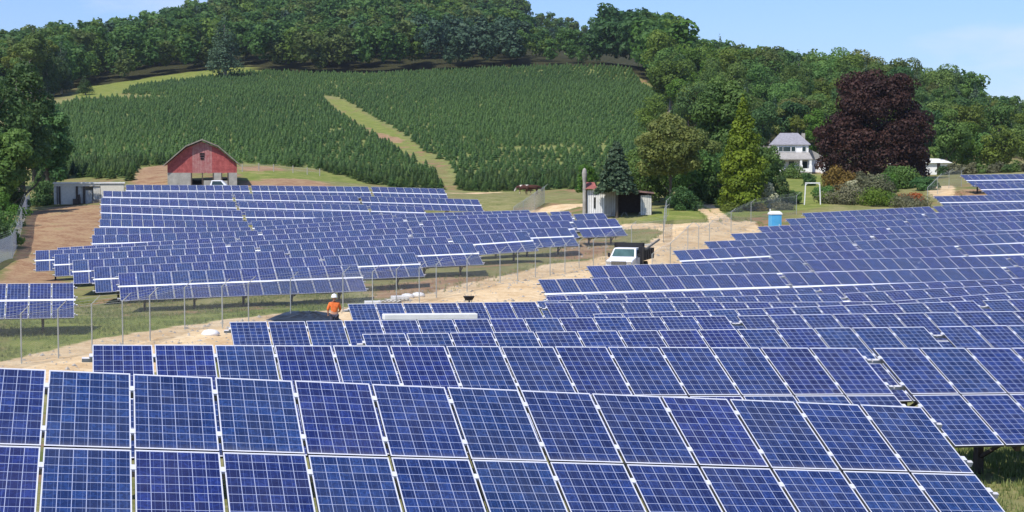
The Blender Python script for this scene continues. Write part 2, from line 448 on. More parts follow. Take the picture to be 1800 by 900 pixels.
# ------------------------------------------------------------------ mesh builder
class MB:
    def __init__(s):
        s.v = []; s.f = []; s.m = []; s.t = []
    def add(s, vs, fs, mi=0, tint=None):
        o = len(s.v)
        s.v.extend([tuple(p) for p in vs])
        s.f.extend([tuple(i + o for i in f) for f in fs])
        s.m.extend([mi] * len(fs))
    def box(s, c, d, mi=0, M4=None, bev=0.0):
        x, y, z = d[0] / 2, d[1] / 2, d[2] / 2
        vs = [Vector(c) + Vector((a * x, b_ * y, e * z)) for e in (-1, 1) for (a, b_) in ((-1, -1), (1, -1), (1, 1), (-1, 1))]
        if M4 is not None:
            vs = [M4 @ p for p in vs]
        s.add(vs, [(0, 3, 2, 1), (4, 5, 6, 7), (0, 1, 5, 4), (1, 2, 6, 5), (2, 3, 7, 6), (3, 0, 4, 7)], mi)
    def beam(s, a, b, w, h, mi=0, up=(0, 0, 1)):
        a = Vector(a); b = Vector(b)
        d = (b - a)
        Ln = d.length
        d.normalize()
        upv = Vector(up)
        if abs(d.dot(upv)) > 0.98:
            upv = Vector((0, 1, 0))
        x = d.cross(upv).normalized()
        y = x.cross(d).normalized()
        vs = []
        for p in (a, b):
            for (i, j) in ((-1, -1), (1, -1), (1, 1), (-1, 1)):
                vs.append(p + x * i * w / 2 + y * j * h / 2)
        s.add(vs, [(0, 1, 2, 3), (7, 6, 5, 4), (0, 4, 5, 1), (1, 5, 6, 2), (2, 6, 7, 3), (3, 7, 4, 0)], mi)
    def tube(s, pts, rad, k=8, mi=0, caps=True):
        pts = [Vector(p) for p in pts]
        if not hasattr(rad, '__len__'):
            rad = [rad] * len(pts)
        o = len(s.v)
        ref = Vector((0, 0, 1))
        for i, p in enumerate(pts):
            d = (pts[min(i + 1, len(pts) - 1)] - pts[max(i - 1, 0)]).normalized()
            rf = ref if abs(d.dot(ref)) < 0.95 else Vector((0, 1, 0))
            x = d.cross(rf).normalized(); y = x.cross(d)
            for j in range(k):
                a = 2 * math.pi * j / k
                s.v.append(tuple(p + x * math.cos(a) * rad[i] + y * math.sin(a) * rad[i]))
        for i in range(len(pts) - 1):
            for j in range(k):
                a, b = o + i * k + j, o + i * k + (j + 1) % k
                s.f.append((a, b, b + k, a + k)); s.m.append(mi)
        if caps:
            s.f.append(tuple(o + j for j in range(k))[::-1]); s.m.append(mi)
            e = o + (len(pts) - 1) * k
            s.f.append(tuple(e + j for j in range(k))); s.m.append(mi)
    def prism(s, poly, y0, y1, mi=0, M4=None):
        """poly in xz, extruded along y"""
        k = len(poly)
        vs = [Vector((x, y0, z)) for x, z in poly] + [Vector((x, y1, z)) for x, z in poly]
        if M4 is not None:
            vs = [M4 @ p for p in vs]
        s.add(vs, [tuple(range(k)), tuple(range(2 * k - 1, k - 1, -1))] + [(i, i + k, (i + 1) % k + k, (i + 1) % k) for i in range(k)], mi)
    def lathe(s, prof, c=(0, 0, 0), k=16, mi=0, sx=1, sy=1):
        o = len(s.v)
        for (r, z) in prof:
            for j in range(k):
                a = 2 * math.pi * j / k
                s.v.append((c[0] + r * math.cos(a) * sx, c[1] + r * math.sin(a) * sy, c[2] + z))
        for i in range(len(prof) - 1):
            for j in range(k):
                a, b = o + i * k + j, o + i * k + (j + 1) % k
                s.f.append((a, b, b + k, a + k)); s.m.append(mi)
        s.f.append(tuple(o + j for j in range(k))[::-1]); s.m.append(mi)
        e = o + (len(prof) - 1) * k
        s.f.append(tuple(e + j for j in range(k))); s.m.append(mi)
    def mesh(s, name, mats, smooth=False):
        me = bpy.data.meshes.new(name)
        me.from_pydata([tuple(p) for p in s.v], [], s.f)
        for mm_ in (mats if isinstance(mats, (list, tuple)) else [mats]):
            me.materials.append(mm_)
        me.polygons.foreach_set('material_index', s.m)
        if smooth:
            me.polygons.foreach_set('use_smooth', [True] * len(s.f))
        me.update()
        return me
    def obj(s, name, mats, parent=None, smooth=False, loc=None, bevel=0):
        o = bpy.data.objects.new(name, s.mesh(name, mats, smooth))
        COL.objects.link(o)
        if parent is not None:
            o.parent = parent
        if loc is not None:
            o.location = loc
        if bevel:
            b = o.modifiers.new('bevel', 'BEVEL'); b.width = bevel; b.segments = 2; b.limit_method = 'ANGLE'
        return o

def tag(o, label=None, cat=None, group=None, kind=None):
    if label: o['label'] = label
    if cat: o['category'] = cat
    if group: o['group'] = group
    if kind: o['kind'] = kind
    return o
def empty(name, loc, rz=0, label=None, cat=None, group=None):
    o = bpy.data.objects.new(name, None)
    COL.objects.link(o)
    o.location = loc
    o.rotation_euler = (0, 0, rz)
    o.empty_display_size = 0.5
    return tag(o, label, cat, group)
def link(name, me, parent=None, mtx=None):
    o = bpy.data.objects.new(name, me)
    COL.objects.link(o)
    if parent is not None:
        o.parent = parent
    if mtx is not None:
        o.matrix_basis = mtx
    return o
def np_mesh(name, verts, quads, mats, tint=None, smooth=False, midx=None, tri=False):
    k = 3 if tri else 4
    me = bpy.data.meshes.new(name)
    nv, nf = len(verts), len(quads)
    me.vertices.add(nv); me.vertices.foreach_set('co', np.asarray(verts, np.float32).ravel())
    me.loops.add(nf * k); me.loops.foreach_set('vertex_index', np.asarray(quads, np.int32).ravel())
    me.polygons.add(nf)
    me.polygons.foreach_set('loop_start', np.arange(0, nf * k, k, dtype=np.int32))
    try:
        me.polygons.foreach_set('loop_total', np.full(nf, k, dtype=np.int32))
    except Exception:
        pass
    for m_ in mats:
        me.materials.append(m_)
    if midx is not None:
        me.polygons.foreach_set('material_index', np.asarray(midx, np.int32))
    if smooth:
        me.polygons.foreach_set('use_smooth', np.ones(nf, bool))
    me.update(calc_edges=True)
    if tint is not None:
        a = me.attributes.new('tint', 'FLOAT', 'POINT')
        a.data.foreach_set('value', np.asarray(tint, np.float32))
    me.validate()
    return me

# ------------------------------------------------------------------ ground sheet
def poly_w(pp, y0=25):
    return [ground(px, py, y0) for px, py in pp]
xs = np.concatenate([[-3000, -2200, -1600, -1200, -900], np.arange(-700, -240, 20), np.arange(-240, -80, 5), np.arange(-80, 115, 1.0), np.arange(115, 300, 5), np.arange(300, 760, 20), [900, 1200, 1700, 2400, 3200]])
ys = np.concatenate([[-1500, -700, -300, -120, -60, -30, -10], np.arange(0, 262, 1.0), np.arange(262, 640, 4), np.arange(640, 1300, 20), [1400, 1600, 2000, 2600, 3400]])
GX, GY = np.meshgrid(xs, ys)
gx, gy = GX.ravel(), GY.ravel()
cx = np.clip(gx, -900, 900); cy = np.clip(gy, -300, 1300)
gzv = gz(cx, cy)
over = np.hypot(gx - cx, gy - cy)
gzv = np.where(over > 0, gzv * np.exp(-over / 900.0) - over * 0.01, gzv)
def road(px_pts, half, y0=25, soft=1.6):
    pts = [ground(a, b, y0) for a, b in px_pts]
    return lambda x, y: np.clip(1.0 - (polydist(x, y, pts) - half) / soft, 0, 1)
def area(pp, soft=1.5, y0=25):
    w = poly_w(pp, y0)
    def f(x, y):
        t = np.zeros(np.shape(x))
        for k in range(8):
            a = k * math.pi / 4
            t += inpoly(x + soft * math.cos(a), y + soft * math.sin(a), w)
        return t / 8
    return f
sand_f = [road([(60, 668), (200, 628), (300, 606), (420, 583), (540, 562), (700, 549), (860, 514), (980, 488), (1090, 470), (1180, 444), (1230, 418), (1255, 400)], 3.0),
          area([(770, 536), (800, 522), (870, 505), (930, 490), (1000, 470), (1080, 455), (1110, 500), (945, 540), (850, 540)]),
          area([(1085, 393), (1200, 396), (1325, 387), (1345, 410), (1250, 440), (1185, 468), (1150, 466), (1182, 430), (1195, 409), (1085, 403)], .8),
          road([(1262, 402), (1252, 382), (1222, 360)], 0.1, 100, 1.0), road([(1290, 398), (1272, 382), (1243, 358)], 0.1, 100, 1.0),
          road([(960, 371), (1000, 362), (1036, 360)], 1.6, 100), road([(800, 340), (870, 337)], 1.0, 120),
          area([(1628, 330), (1672, 325), (1682, 345), (1640, 350)], 0.8, 150)]
soil_f = [area([(-20, 505), (26, 455), (52, 376), (100, 360), (185, 360), (185, 440), (70, 445), (130, 500), (60, 500)], 1.2),
          area([(232, 324), (240, 288), (300, 288), (297, 330)], 1.5, 150),
          area([(418, 294), (470, 290), (505, 300), (430, 308)], 2, 150), area([(420, 322), (500, 312), (560, 318), (600, 330), (420, 332)], 2, 150),
          area([(960, 455), (1000, 430), (1070, 408), (1085, 440), (1030, 462)], 2.0),
          area([(1670, 346), (1690, 332), (1730, 334), (1740, 348)], 1.0, 150),
          area([(650, 505), (760, 490), (860, 480), (860, 500), (760, 515), (660, 530)], 1.5),
          area([(620, 214), (660, 232), (712, 246), (706, 256), (650, 240)], 2, 230)]
lawn_f = [area([(570, 171), (600, 174), (632, 195), (710, 238), (735, 262), (778, 286), (822, 334), (785, 337), (762, 302), (702, 264), (640, 222), (598, 194)], 3, 200),
          area([(128, 172), (150, 150), (232, 140), (345, 125), (430, 117), (505, 122), (482, 127), (400, 129), (240, 152), (215, 166), (230, 173)], 4, 300),
          area([(1100, 118), (1120, 118), (1178, 168), (1185, 190), (1160, 172)], 4, 300),
          area([(1190, 352), (1300, 330), (1440, 300), (1480, 330), (1450, 366), (1330, 378), (1200, 388), (1120, 392)], 2, 140),
          area([(420, 300), (520, 302), (600, 300), (660, 326), (560, 318), (430, 320)], 2, 150),
          area([(0, 520), (200, 560), (440, 545), (640, 530), (640, 545), (440, 565), (300, 590), (140, 640), (0, 660)], 2)]
def comb(fs, x, y):
    r = np.zeros(x.shape)
    for f in fs:
        r = np.maximum(r, f(x, y))
    return r
near = (np.abs(gx) < 420) & (gy > 15) & (gy < 660)
sandv, soilv, lawnv = [np.zeros(len(gx)) for _ in range(3)]
sandv[near] = comb(sand_f, gx[near], gy[near])
soilv[near] = comb(soil_f, gx[near], gy[near])
lawnv[near] = comb(lawn_f, gx[near], gy[near])
# small relief only where nothing stands exactly on it
rel = 0.05 * np.sin(gx * 0.9 + 1.3 * np.sin(gy * 0.31)) * np.sin(gy * 0.7 + gx * 0.2)
gzv = gzv + np.where(gy < 300, rel, 0)
nx_, ny_ = len(xs), len(ys)
idx = np.arange(nx_ * ny_).reshape(ny_, nx_)
quads = np.stack([idx[:-1, :-1], idx[:-1, 1:], idx[1:, 1:], idx[1:, :-1]], -1).reshape(-1, 4)

gm = bpy.data.materials.new('meadow, soil and sand')
gm.use_nodes = True
t = gm.node_tree
N = t.nodes.new; Lk = t.links.new
pb = t.nodes['Principled BSDF']
co = N('ShaderNodeTexCoord')
def noise(s, d=6, r=0.6):
    q = N('ShaderNodeTexNoise'); q.inputs['Scale'].default_value = s; q.inputs['Detail'].default_value = d; q.inputs['Roughness'].default_value = r
    Lk(co.outputs['Object'], q.inputs['Vector']); return q.outputs[0]
def ramp(src, stops):
    q = N('ShaderNodeValToRGB')
    q.color_ramp.elements[0].position = stops[0][0]; q.color_ramp.elements[0].color = (*stops[0][1], 1)
    q.color_ramp.elements[1].position = stops[-1][0]; q.color_ramp.elements[1].color = (*stops[-1][1], 1)
    for p, c in stops[1:-1]:
        e = q.color_ramp.elements.new(p); e.color = (*c, 1)
    Lk(src, q.inputs[0]); return q.outputs[0]
def mask(attr, nsrc, amt=1.1):
    a = N('ShaderNodeAttribute'); a.attribute_name = attr
    s = N('ShaderNodeMath'); s.operation = 'SUBTRACT'; s.inputs[1].default_value = 0.5; Lk(nsrc, s.inputs[0])
    m_ = N('ShaderNodeMath'); m_.operation = 'MULTIPLY_ADD'; m_.inputs[1].default_value = amt; Lk(s.outputs[0], m_.inputs[0]); Lk(a.outputs['Fac'], m_.inputs[2])
    q = N('ShaderNodeMapRange'); q.interpolation_type = 'SMOOTHSTEP'; q.inputs[1].default_value = 0.38; q.inputs[2].default_value = 0.62
    Lk(m_.outputs[0], q.inputs[0]); return q.outputs[0]
def mixc(f, a, b):
    q = N('ShaderNodeMix'); q.data_type = 'RGBA'; Lk(f, q.inputs[0]); Lk(a, q.inputs[6]); Lk(b, q.inputs[7]); return q.outputs[2]
n1, n2, n3, n4 = noise(0.09), noise(0.5), noise(3.5, 8, 0.7), noise(0.02, 4)
mixn = N('ShaderNodeMath'); mixn.operation = 'MULTIPLY_ADD'; mixn.inputs[1].default_value = 0.5; Lk(n3, mixn.inputs[0])
hf = N('ShaderNodeMath'); hf.operation = 'MULTIPLY'; hf.inputs[1].default_value = 0.5; Lk(n2, hf.inputs[0]); Lk(hf.outputs[0], mixn.inputs[2])
nn = mixn.outputs[0]
grass_c = ramp(nn, [(0.34, (0.11, 0.13, 0.035)), (0.48, (0.21, 0.21, 0.075)), (0.6, (0.32, 0.28, 0.13)), (0.7, (0.42, 0.34, 0.19))])
weed_c = ramp(n2, [(0.40, (0.33, 0.19, 0.11)), (0.52, (0.19, 0.18, 0.07)), (0.6, (0.12, 0.15, 0.04))])
mw = N('ShaderNodeMapRange'); mw.inputs[1].default_value = 0.48; mw.inputs[2].default_value = 0.60; Lk(n1, mw.inputs[0])
base_c = mixc(mw.outputs[0], grass_c, weed_c)
lawn_c = ramp(nn, [(0.34, (0.11, 0.155, 0.03)), (0.5, (0.19, 0.225, 0.05)), (0.66, (0.34, 0.31, 0.11))])
soil_c = ramp(nn, [(0.3, (0.19, 0.095, 0.050)), (0.45, (0.29, 0.17, 0.095)), (0.56, (0.40, 0.27, 0.15)), (0.64, (0.24, 0.22, 0.09))])
sand_c = ramp(nn, [(0.32, (0.40, 0.25, 0.12)), (0.46, (0.62, 0.44, 0.24)), (0.62, (0.78, 0.62, 0.39))])
c1 = mixc(mask('lawn', n2, 0.9), base_c, lawn_c)
c2 = mixc(mask('soil', n2, 0.9), c1, soil_c)
c3 = mixc(mask('sand', n2, 1.0), c2, sand_c)
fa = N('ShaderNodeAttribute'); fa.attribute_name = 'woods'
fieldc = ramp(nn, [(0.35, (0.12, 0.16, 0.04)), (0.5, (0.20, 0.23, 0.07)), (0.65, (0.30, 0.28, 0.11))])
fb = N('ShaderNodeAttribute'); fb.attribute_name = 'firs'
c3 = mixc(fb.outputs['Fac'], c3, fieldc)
shaded_floor_c = ramp(nn, [(0.35, (0.022, 0.028, 0.012)), (0.6, (0.055, 0.052, 0.022))])  # wood floor darkened: understory shade is put into the colour
c4 = mixc(fa.outputs['Fac'], c3, shaded_floor_c)
Lk(c4, pb.inputs['Base Color'])
pb.inputs['Roughness'].default_value = 0.95
pb.inputs['Specular IOR Level'].default_value = 0.1
bp = N('ShaderNodeBump'); bp.inputs['Strength'].default_value = 0.7; bp.inputs['Distance'].default_value = 0.12
Lk(nn, bp.inputs['Height']); Lk(bp.outputs[0], pb.inputs['Normal'])

# boundary of the fir plantation in the photo, walked round on the ground
FIELD_PX = [(60, 331), (130, 312), (230, 318), (243, 296), (300, 288), (430, 288), (560, 298), (640, 322), (780, 336), (761, 305), (700, 266), (636, 227), (590, 194), (568, 172),
            (440, 170), (300, 171), (235, 172), (130, 176), (95, 190), (60, 225)]
FIELD_PX2 = [(812, 337), (1010, 333), (1060, 325), (1130, 300), (1150, 230), (1178, 182), (1130, 150), (1108, 121), (1000, 116), (900, 119), (760, 125), (600, 130), (480, 126), (400, 130), (250, 150),
             (215, 166), (300, 170), (440, 169), (584, 169), (611, 178), (644, 199), (716, 240), (744, 264), (790, 290)]
field1 = [ground(a, b, 195) for a, b in FIELD_PX]
field2 = [ground(a, b, 195) for a, b in FIELD_PX2]
def infield(x, y):
    return inpoly(x, y, field1) | inpoly(x, y, field2)
EDGE_X = [-400, -100, 100, 130, 200, 300, 430, 480, 600, 760, 900, 1050, 1110, 1165, 1180, 1250, 1450, 1650, 1700, 2300]
EDGE_Y = [185, 178, 176, 156, 146, 131, 114, 134, 138, 136, 132, 130, 128, 160, 215, 262, 276, 272, 276, 285]
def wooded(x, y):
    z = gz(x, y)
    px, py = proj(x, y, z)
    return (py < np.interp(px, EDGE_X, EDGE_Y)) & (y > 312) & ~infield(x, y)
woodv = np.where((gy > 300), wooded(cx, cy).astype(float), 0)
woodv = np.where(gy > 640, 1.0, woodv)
gme = np_mesh('ground', np.c_[gx, gy, gzv], quads, [gm], smooth=True)
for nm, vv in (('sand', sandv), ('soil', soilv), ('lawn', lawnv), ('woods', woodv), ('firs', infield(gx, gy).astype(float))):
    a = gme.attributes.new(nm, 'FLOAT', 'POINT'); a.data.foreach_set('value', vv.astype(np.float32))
go = link('ground', gme); tag(go, kind='structure')

# ------------------------------------------------------------------ solar tables
def panel_mesh(name):
    b = MB()
    w, h, tk, rim, rit = 0.973, 1.65, 0.04, 0.014, 0.024
    i_ = [(-w / 2 + rim, -h / 2 + rit), (w / 2 - rim, -h / 2 + rit), (w / 2 - rim, h / 2 - rit), (-w / 2 + rim, h / 2 - rit)]
    b.add([(x, y, 0.017) for x, y in i_], [(0, 1, 2, 3)], 0)
    o = [(-w / 2, -h / 2), (w / 2, -h / 2), (w / 2, h / 2), (-w / 2, h / 2)]
    vs = [(x, y, 0.02) for x, y in o] + [(x, y, 0.02) for x, y in i_] + [(x, y, -0.02) for x, y in o] + [(x, y, 0.012) for x, y in i_]
    for k in range(4):
        q = (k + 1) % 4
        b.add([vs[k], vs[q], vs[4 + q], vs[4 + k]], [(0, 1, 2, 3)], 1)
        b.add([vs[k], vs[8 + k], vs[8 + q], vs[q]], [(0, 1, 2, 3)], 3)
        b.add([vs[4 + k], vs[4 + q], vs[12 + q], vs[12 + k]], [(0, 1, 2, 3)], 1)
    b.add([(x, y, -0.02) for x, y in o], [(3, 2, 1, 0)], 2)
    me = b.mesh(name, [M['cells'], M['alu'], M['darkin'], M['side']])
    uv = me.uv_layers.new(name='UVMap')
    co_ = [(0, 0), (1, 0), (1, 1), (0, 1)]
    for k in range(4):
        uv.data[k].uv = co_[k]
    return me
PANEL = panel_mesh('solar_panel')
def bxm(name, d, mt):
    b = MB(); b.box((0, 0, 0), d); return b.mesh(name, mt)
POST = bxm('post', (0.12, 0.16, 1.0), M['steel'])
RAFTER = bxm('rafter', (0.09, 3.0, 0.13), M['steel'])
BRACE = bxm('brace', (0.06, 0.06, 1.0), M['steel'])
rail_cache, clamp_cache = {}, {}
def rails(nw):
    if nw not in rail_cache:
        rail_cache[nw] = bxm('rail', (nw * PW + 0.30, 0.055, 0.07), M['rail'])
    return rail_cache[nw]
mid_cache = {}
def mids(nw):
    if nw not in mid_cache:
        mid_cache[nw] = bxm('mid_rail', (nw * PW + 0.12, 0.17, 0.02), M['midrail'])
    return mid_cache[nw]
def clamps(nw):
    if nw not in clamp_cache:
        b = MB()
        for i in range(nw + 1):
            for yy in (-0.36, -1.30, -0.36 - PH, -1.30 - PH):
                b.box(((i - nw / 2) * PW, yy, 0.012), (0.065, 0.095, 0.035))
        clamp_cache[nw] = b.mesh('clamp', M['alu'])
    return clamp_cache[nw]
ORD = ['first', 'second', 'third', 'fourth', 'fifth', 'sixth', 'seventh', 'eighth', 'ninth', 'tenth', 'eleventh', 'twelfth', 'thirteenth', 'fourteenth', 'fifteenth', 'sixteenth',
       'seventeenth', 'eighteenth', 'nineteenth', 'twentieth']
def make_table(v, u0, nw, zf, label, group):
    u1 = u0 + nw * PW
    z0, z1 = zf(u0), zf(u1)
    ax, ay = uv_xy(u0, v); bx, by = uv_xy(u1, v)
    A0, B0 = Vector((ax, ay, z0)), Vector((bx, by, z1))
    row = (B0 - A0).normalized()
    h = Vector((-SA, CA, 0))
    nn_ = row.cross(h).normalized()
    up = (h * math.cos(TILT) + nn_ * math.sin(TILT)).normalized()
    nor = row.cross(up).normalized()
    mid = (A0 + B0) / 2
    base = mid - up * 1.7
    gzm = g1(base.x, base.y)
    root = empty('solar_table', (base.x, base.y, gzm), AZ, label, 'solar table', group)
    Rz = Matrix.Rotation(-AZ, 4, 'Z') @ Matrix.Translation(-Vector((base.x, base.y, gzm)))
    T = Matrix((( row.x, up.x, nor.x, mid.x), (row.y, up.y, nor.y, mid.y), (row.z, up.z, nor.z, mid.z), (0, 0, 0, 1)))
    T = Rz @ T            # table plane frame: origin middle of the upper edge, y up the slope
    for j in range(2):
        for i in range(nw):
            jx = random.uniform(-.002, .002); jy = random.uniform(-.004, .004); jr = random.uniform(-.0015, .0015)
            link('panel', PANEL, root, T @ Matrix.Translation(((i - nw / 2 + .5) * PW + jx, -(0.825 + j * PH) + jy, 0)) @ Matrix.Rotation(jr, 4, 'Z') @ Matrix.Rotation(random.uniform(-.004, .004), 4, 'X'))
    for yy in (-0.36, -1.30, -0.36 - PH, -1.30 - PH):
        link('rail', rails(nw), root, T @ Matrix.Translation((0, yy, -0.058)))
    if v > 60:
        link('mid_rail', mids(nw), root, T @ Matrix.Translation((0, -1.667, 0.03)))
    np_ = 5 if nw >= 10 else max(2, round(nw / 2.8))
    for k in range(np_):
        xx = (k + .5 - np_ / 2) * (nw * PW / np_)
        link('rafter', RAFTER, root, T @ Matrix.Translation((xx, -1.68, -0.16)))
        p = T @ Vector((xx, -1.78, -0.20))
        wp = Rz.inverted() @ p
        zg = g1(wp.x, wp.y) - gzm
        ln = max(0.3, p.z - zg + 0.35)
        link('post', POST, root, Matrix.Translation((p.x, p.y, p.z - ln / 2)) @ Matrix.Diagonal((1, 1, ln, 1)))
        q0 = Vector((p.x, p.y, p.z - min(0.95, ln * .6))); q1 = T @ Vector((xx, -2.85, -0.2))
        d = q1 - q0
        link('brace', BRACE, root, Matrix.Translation((q0 + q1) / 2) @ d.to_track_quat('Z', 'Y').to_matrix().to_4x4() @ Matrix.Diagonal((1, 1, d.length, 1)))
    if v < 80:
        link('mounting_clamps', clamps(nw), root, T)['kind'] = 'stuff'
    return root
def zfun(v, tops):
    q = sorted(on_v(px, py, v) for px, py in tops)
    us = np.array([a for a, _ in q]); zs = np.array([b for _, b in q])
    def f(u):
        if u < us[0]:
            s = (zs[1] - zs[0]) / (us[1] - us[0]); return zs[0] + max(-.12, min(.12, s)) * (u - us[0])
        if u > us[-1]:
            s = (zs[-1] - zs[-2]) / (us[-1] - us[-2]); return zs[-1] + max(-.12, min(.12, s)) * (u - us[-1])
        return float(np.interp(u, us, zs))
    return f, us
GAP = 0.32
NT = 0
def which(k, n):
    return 'leftmost' if k == 0 else ('rightmost' if k == n - 1 else ORD[k] + ' from the left')
for ri, (v, tops, anchor, rx) in enumerate(RROWS):
    f, us = zfun(v, tops)
    uend = on_v(1980, 450, v)[0]
    spans = []
    if anchor == 'R':
        u1 = on_v(rx, tops[-1][1], v)[0]
        ul = on_v(-330, 640, v)[0]
        while u1 > ul:
            spans.append((u1 - 14 * PW, 14)); u1 -= 14 * PW + GAP
        spans = spans[::-1]
    else:
        u = us[0]
        k = 0
        while u < uend:
            nw = 7 if (ri == 5 and k == 0) else 14
            spans.append((u, nw)); u += nw * PW + GAP; k += 1
    for k, (u, nw) in enumerate(spans):
        lab = 'solar table, %s row of the array before the white house, %s from its road end' % (ORD[ri], ORD[k])
        if ri == 0:
            lab = 'nearest and largest solar table, along the foot of the picture' if k == len(spans) - 1 else 'solar table left of the nearest one, outside the edge of the view'
        make_table(v, u, nw, f, lab, 'solar tables of the array before the house'); NT += 1
for ri, (v, tops, rx) in enumerate(LROWS):
    f, us = zfun(v, tops)
    u1 = on_v(rx, tops[-1][1], v)[0]
    u0 = us[0]
    if ri == 0:
        u0 = on_v(-160, 503, v)[0]
    spans = []
    if ri in (0,):
        u = u1
        while u > u0 - 3:
            spans.append((u - 14 * PW, 14)); u -= 14 * PW + GAP
        spans = spans[::-1]
    else:
        u = u0
        while u < u1 - 1.5:
            nw = min(14, int(round((u1 - u) / PW)))
            if nw < 2:
                break
            spans.append((u, nw)); u += nw * PW + GAP
    for k, (u, nw) in enumerate(spans):
        lab = 'solar table, %s row of the array before the red barn, %s from its road end' % (ORD[ri], ORD[len(spans) - 1 - k])
        if ri == 0:
            lab = 'solar table standing alone by the fence, nearest of the barn side' if k == len(spans) - 1 else 'solar table just outside the left edge of the view'
        make_table(v, u, nw, f, lab, 'solar tables of the array before the barn'); NT += 1
print('TABLES', NT)

# ------------------------------------------------------------------ vegetation
def leaves(blobs, n, size, rng, up=0.25, jit=0.9, flat=1.0):
    """leaf sprays spread through a crown made of clumps; returns verts, quads, tint"""
    bl = np.array(blobs, float)
    vol = (bl[:, 3] * bl[:, 4] * bl[:, 5]) ** 0.67
    pick = rng.choice(len(bl), n, p=vol / vol.sum())
    d = rng.normal(size=(n, 3)); d[:, 2] += up
    d /= np.linalg.norm(d, axis=1)[:, None]
    rad = 0.55 + 0.5 * rng.random(n) ** 0.5
    c = bl[pick, :3] + d * bl[pick, 3:6] * rad[:, None]
    nn = d + rng.normal(size=(n, 3)) * jit * 0.5
    nn[:, 2] += 0.25
    nn /= np.linalg.norm(nn, axis=1)[:, None]
    a = np.cross(nn, rng.normal(size=(n, 3))); a /= np.linalg.norm(a, axis=1)[:, None]
    b = np.cross(nn, a)
    sz = size * (0.6 + 0.8 * rng.random(n))[:, None]
    v = np.stack([c - a * sz * .5, c - b * sz * .32 * flat + a * sz * .05, c + a * sz * .5, c + b * sz * .36 * flat], 1).reshape(-1, 3)
    q = np.arange(n * 4).reshape(n, 4)
    bt = rng.random(len(bl))
    tint = np.clip(0.5 * bt[pick] + 0.5 * rng.random(n), 0, 1)
    return v, q, np.repeat(tint, 4)
def broad_blobs(rng, h, r, base=0.3, nb=16, br=0.34, top=1.0, irr=0.2):
    out = []
    cz = h * (base + 1) / 2; rz = h * (1 - base) / 2
    for i in range(nb):
        for _ in range(20):
            p = rng.uniform(-1, 1, 3)
            if np.linalg.norm(p) < 1:
                break
        p = p / max(np.linalg.norm(p), .35) * rng.uniform(.45, .78)
        k = br * rng.uniform(.75, 1.3)
        out.append((p[0] * r * (1 + rng.uniform(-irr, irr)), p[1] * r, cz + p[2] * rz, k * r, k * r, k * r * rng.uniform(.6, .9)))
    out.append((0, 0, cz, r * .55, r * .55, rz * .62))
    return out
def cone_blobs(rng, h, r, base=0.08, levels=9):
    out = []
    for i in range(levels):
        t = (i + .5) / levels
        rr = r * (1 - t) ** 0.8 + 0.12 * r
        k = max(1, int(6 * (1 - t)) + 1)
        for j in range(k):
            a = rng.uniform(0, 6.28)
            o = rr * .55 if k > 1 else 0
            out.append((math.cos(a) * o, math.sin(a) * o, h * (base + (1 - base) * t), rr * .55, rr * .55, h / levels * .9))
    return out
def trunk_mb(rng, h, r, crown_r, branches=6, split=0.35, k=7, lean=0.03):
    b = MB()
    pts = []; rad = []
    x = y = 0
    for i in range(6):
        t = i / 5
        x += rng.uniform(-lean, lean) * h * .2; y += rng.uniform(-lean, lean) * h * .2
        pts.append((x, y, -0.25 + t * h * .82)); rad.append(r * (1.25 if i == 0 else (1 - .8 * t)))
    b.tube(pts, rad, k)
    for j in range(branches):
        t = split + (0.75 - split) * j / max(1, branches - 1)
        a = j * 2.4 + rng.uniform(-.4, .4)
        i = min(4, int(t * 5)); f_ = t * 5 - i
        p = Vector(pts[i]).lerp(Vector(pts[i + 1]), f_)
        e = p + Vector((math.cos(a) * crown_r * .75, math.sin(a) * crown_r * .75, h * .16))
        mid = p.lerp(e, .5) + Vector((0, 0, -.02 * h))
        b.tube([p, mid, e], [r * .42 * (1 - t * .5), r * .26 * (1 - t * .5), r * .07], 5, caps=False)
    return b
def fir_arrays(h, r, tiers, spokes, rng):
    V, T_ = [], []
    for i in range(tiers):
        t = i / tiers
        z0 = h * (0.05 + 0.9 * t); z1 = h * (0.05 + 0.9 * (t + 1.75 / tiers)); z1 = min(z1, h)
        rr = r * (1 - t) ** .9 + .03
        a0 = rng.uniform(0, 6)
        for k in range(spokes):
            a = a0 + 6.2832 * k / spokes + rng.uniform(-.15, .15)
            w = 3.1416 / spokes * 1.15
            q = rr * rng.uniform(.85, 1.12)
            V += [(0, 0, z1), (math.cos(a - w) * q * .72, math.sin(a - w) * q * .72, z0 + h * .05), (math.cos(a) * q, math.sin(a) * q, z0 - h * .02), (math.cos(a + w) * q * .72, math.sin(a + w) * q * .72, z0 + h * .05)]
            T_ += [rng.uniform(0, 1)] * 4
    V = np.array(V); return V, np.arange(len(V)).reshape(-1, 4), np.array(T_)

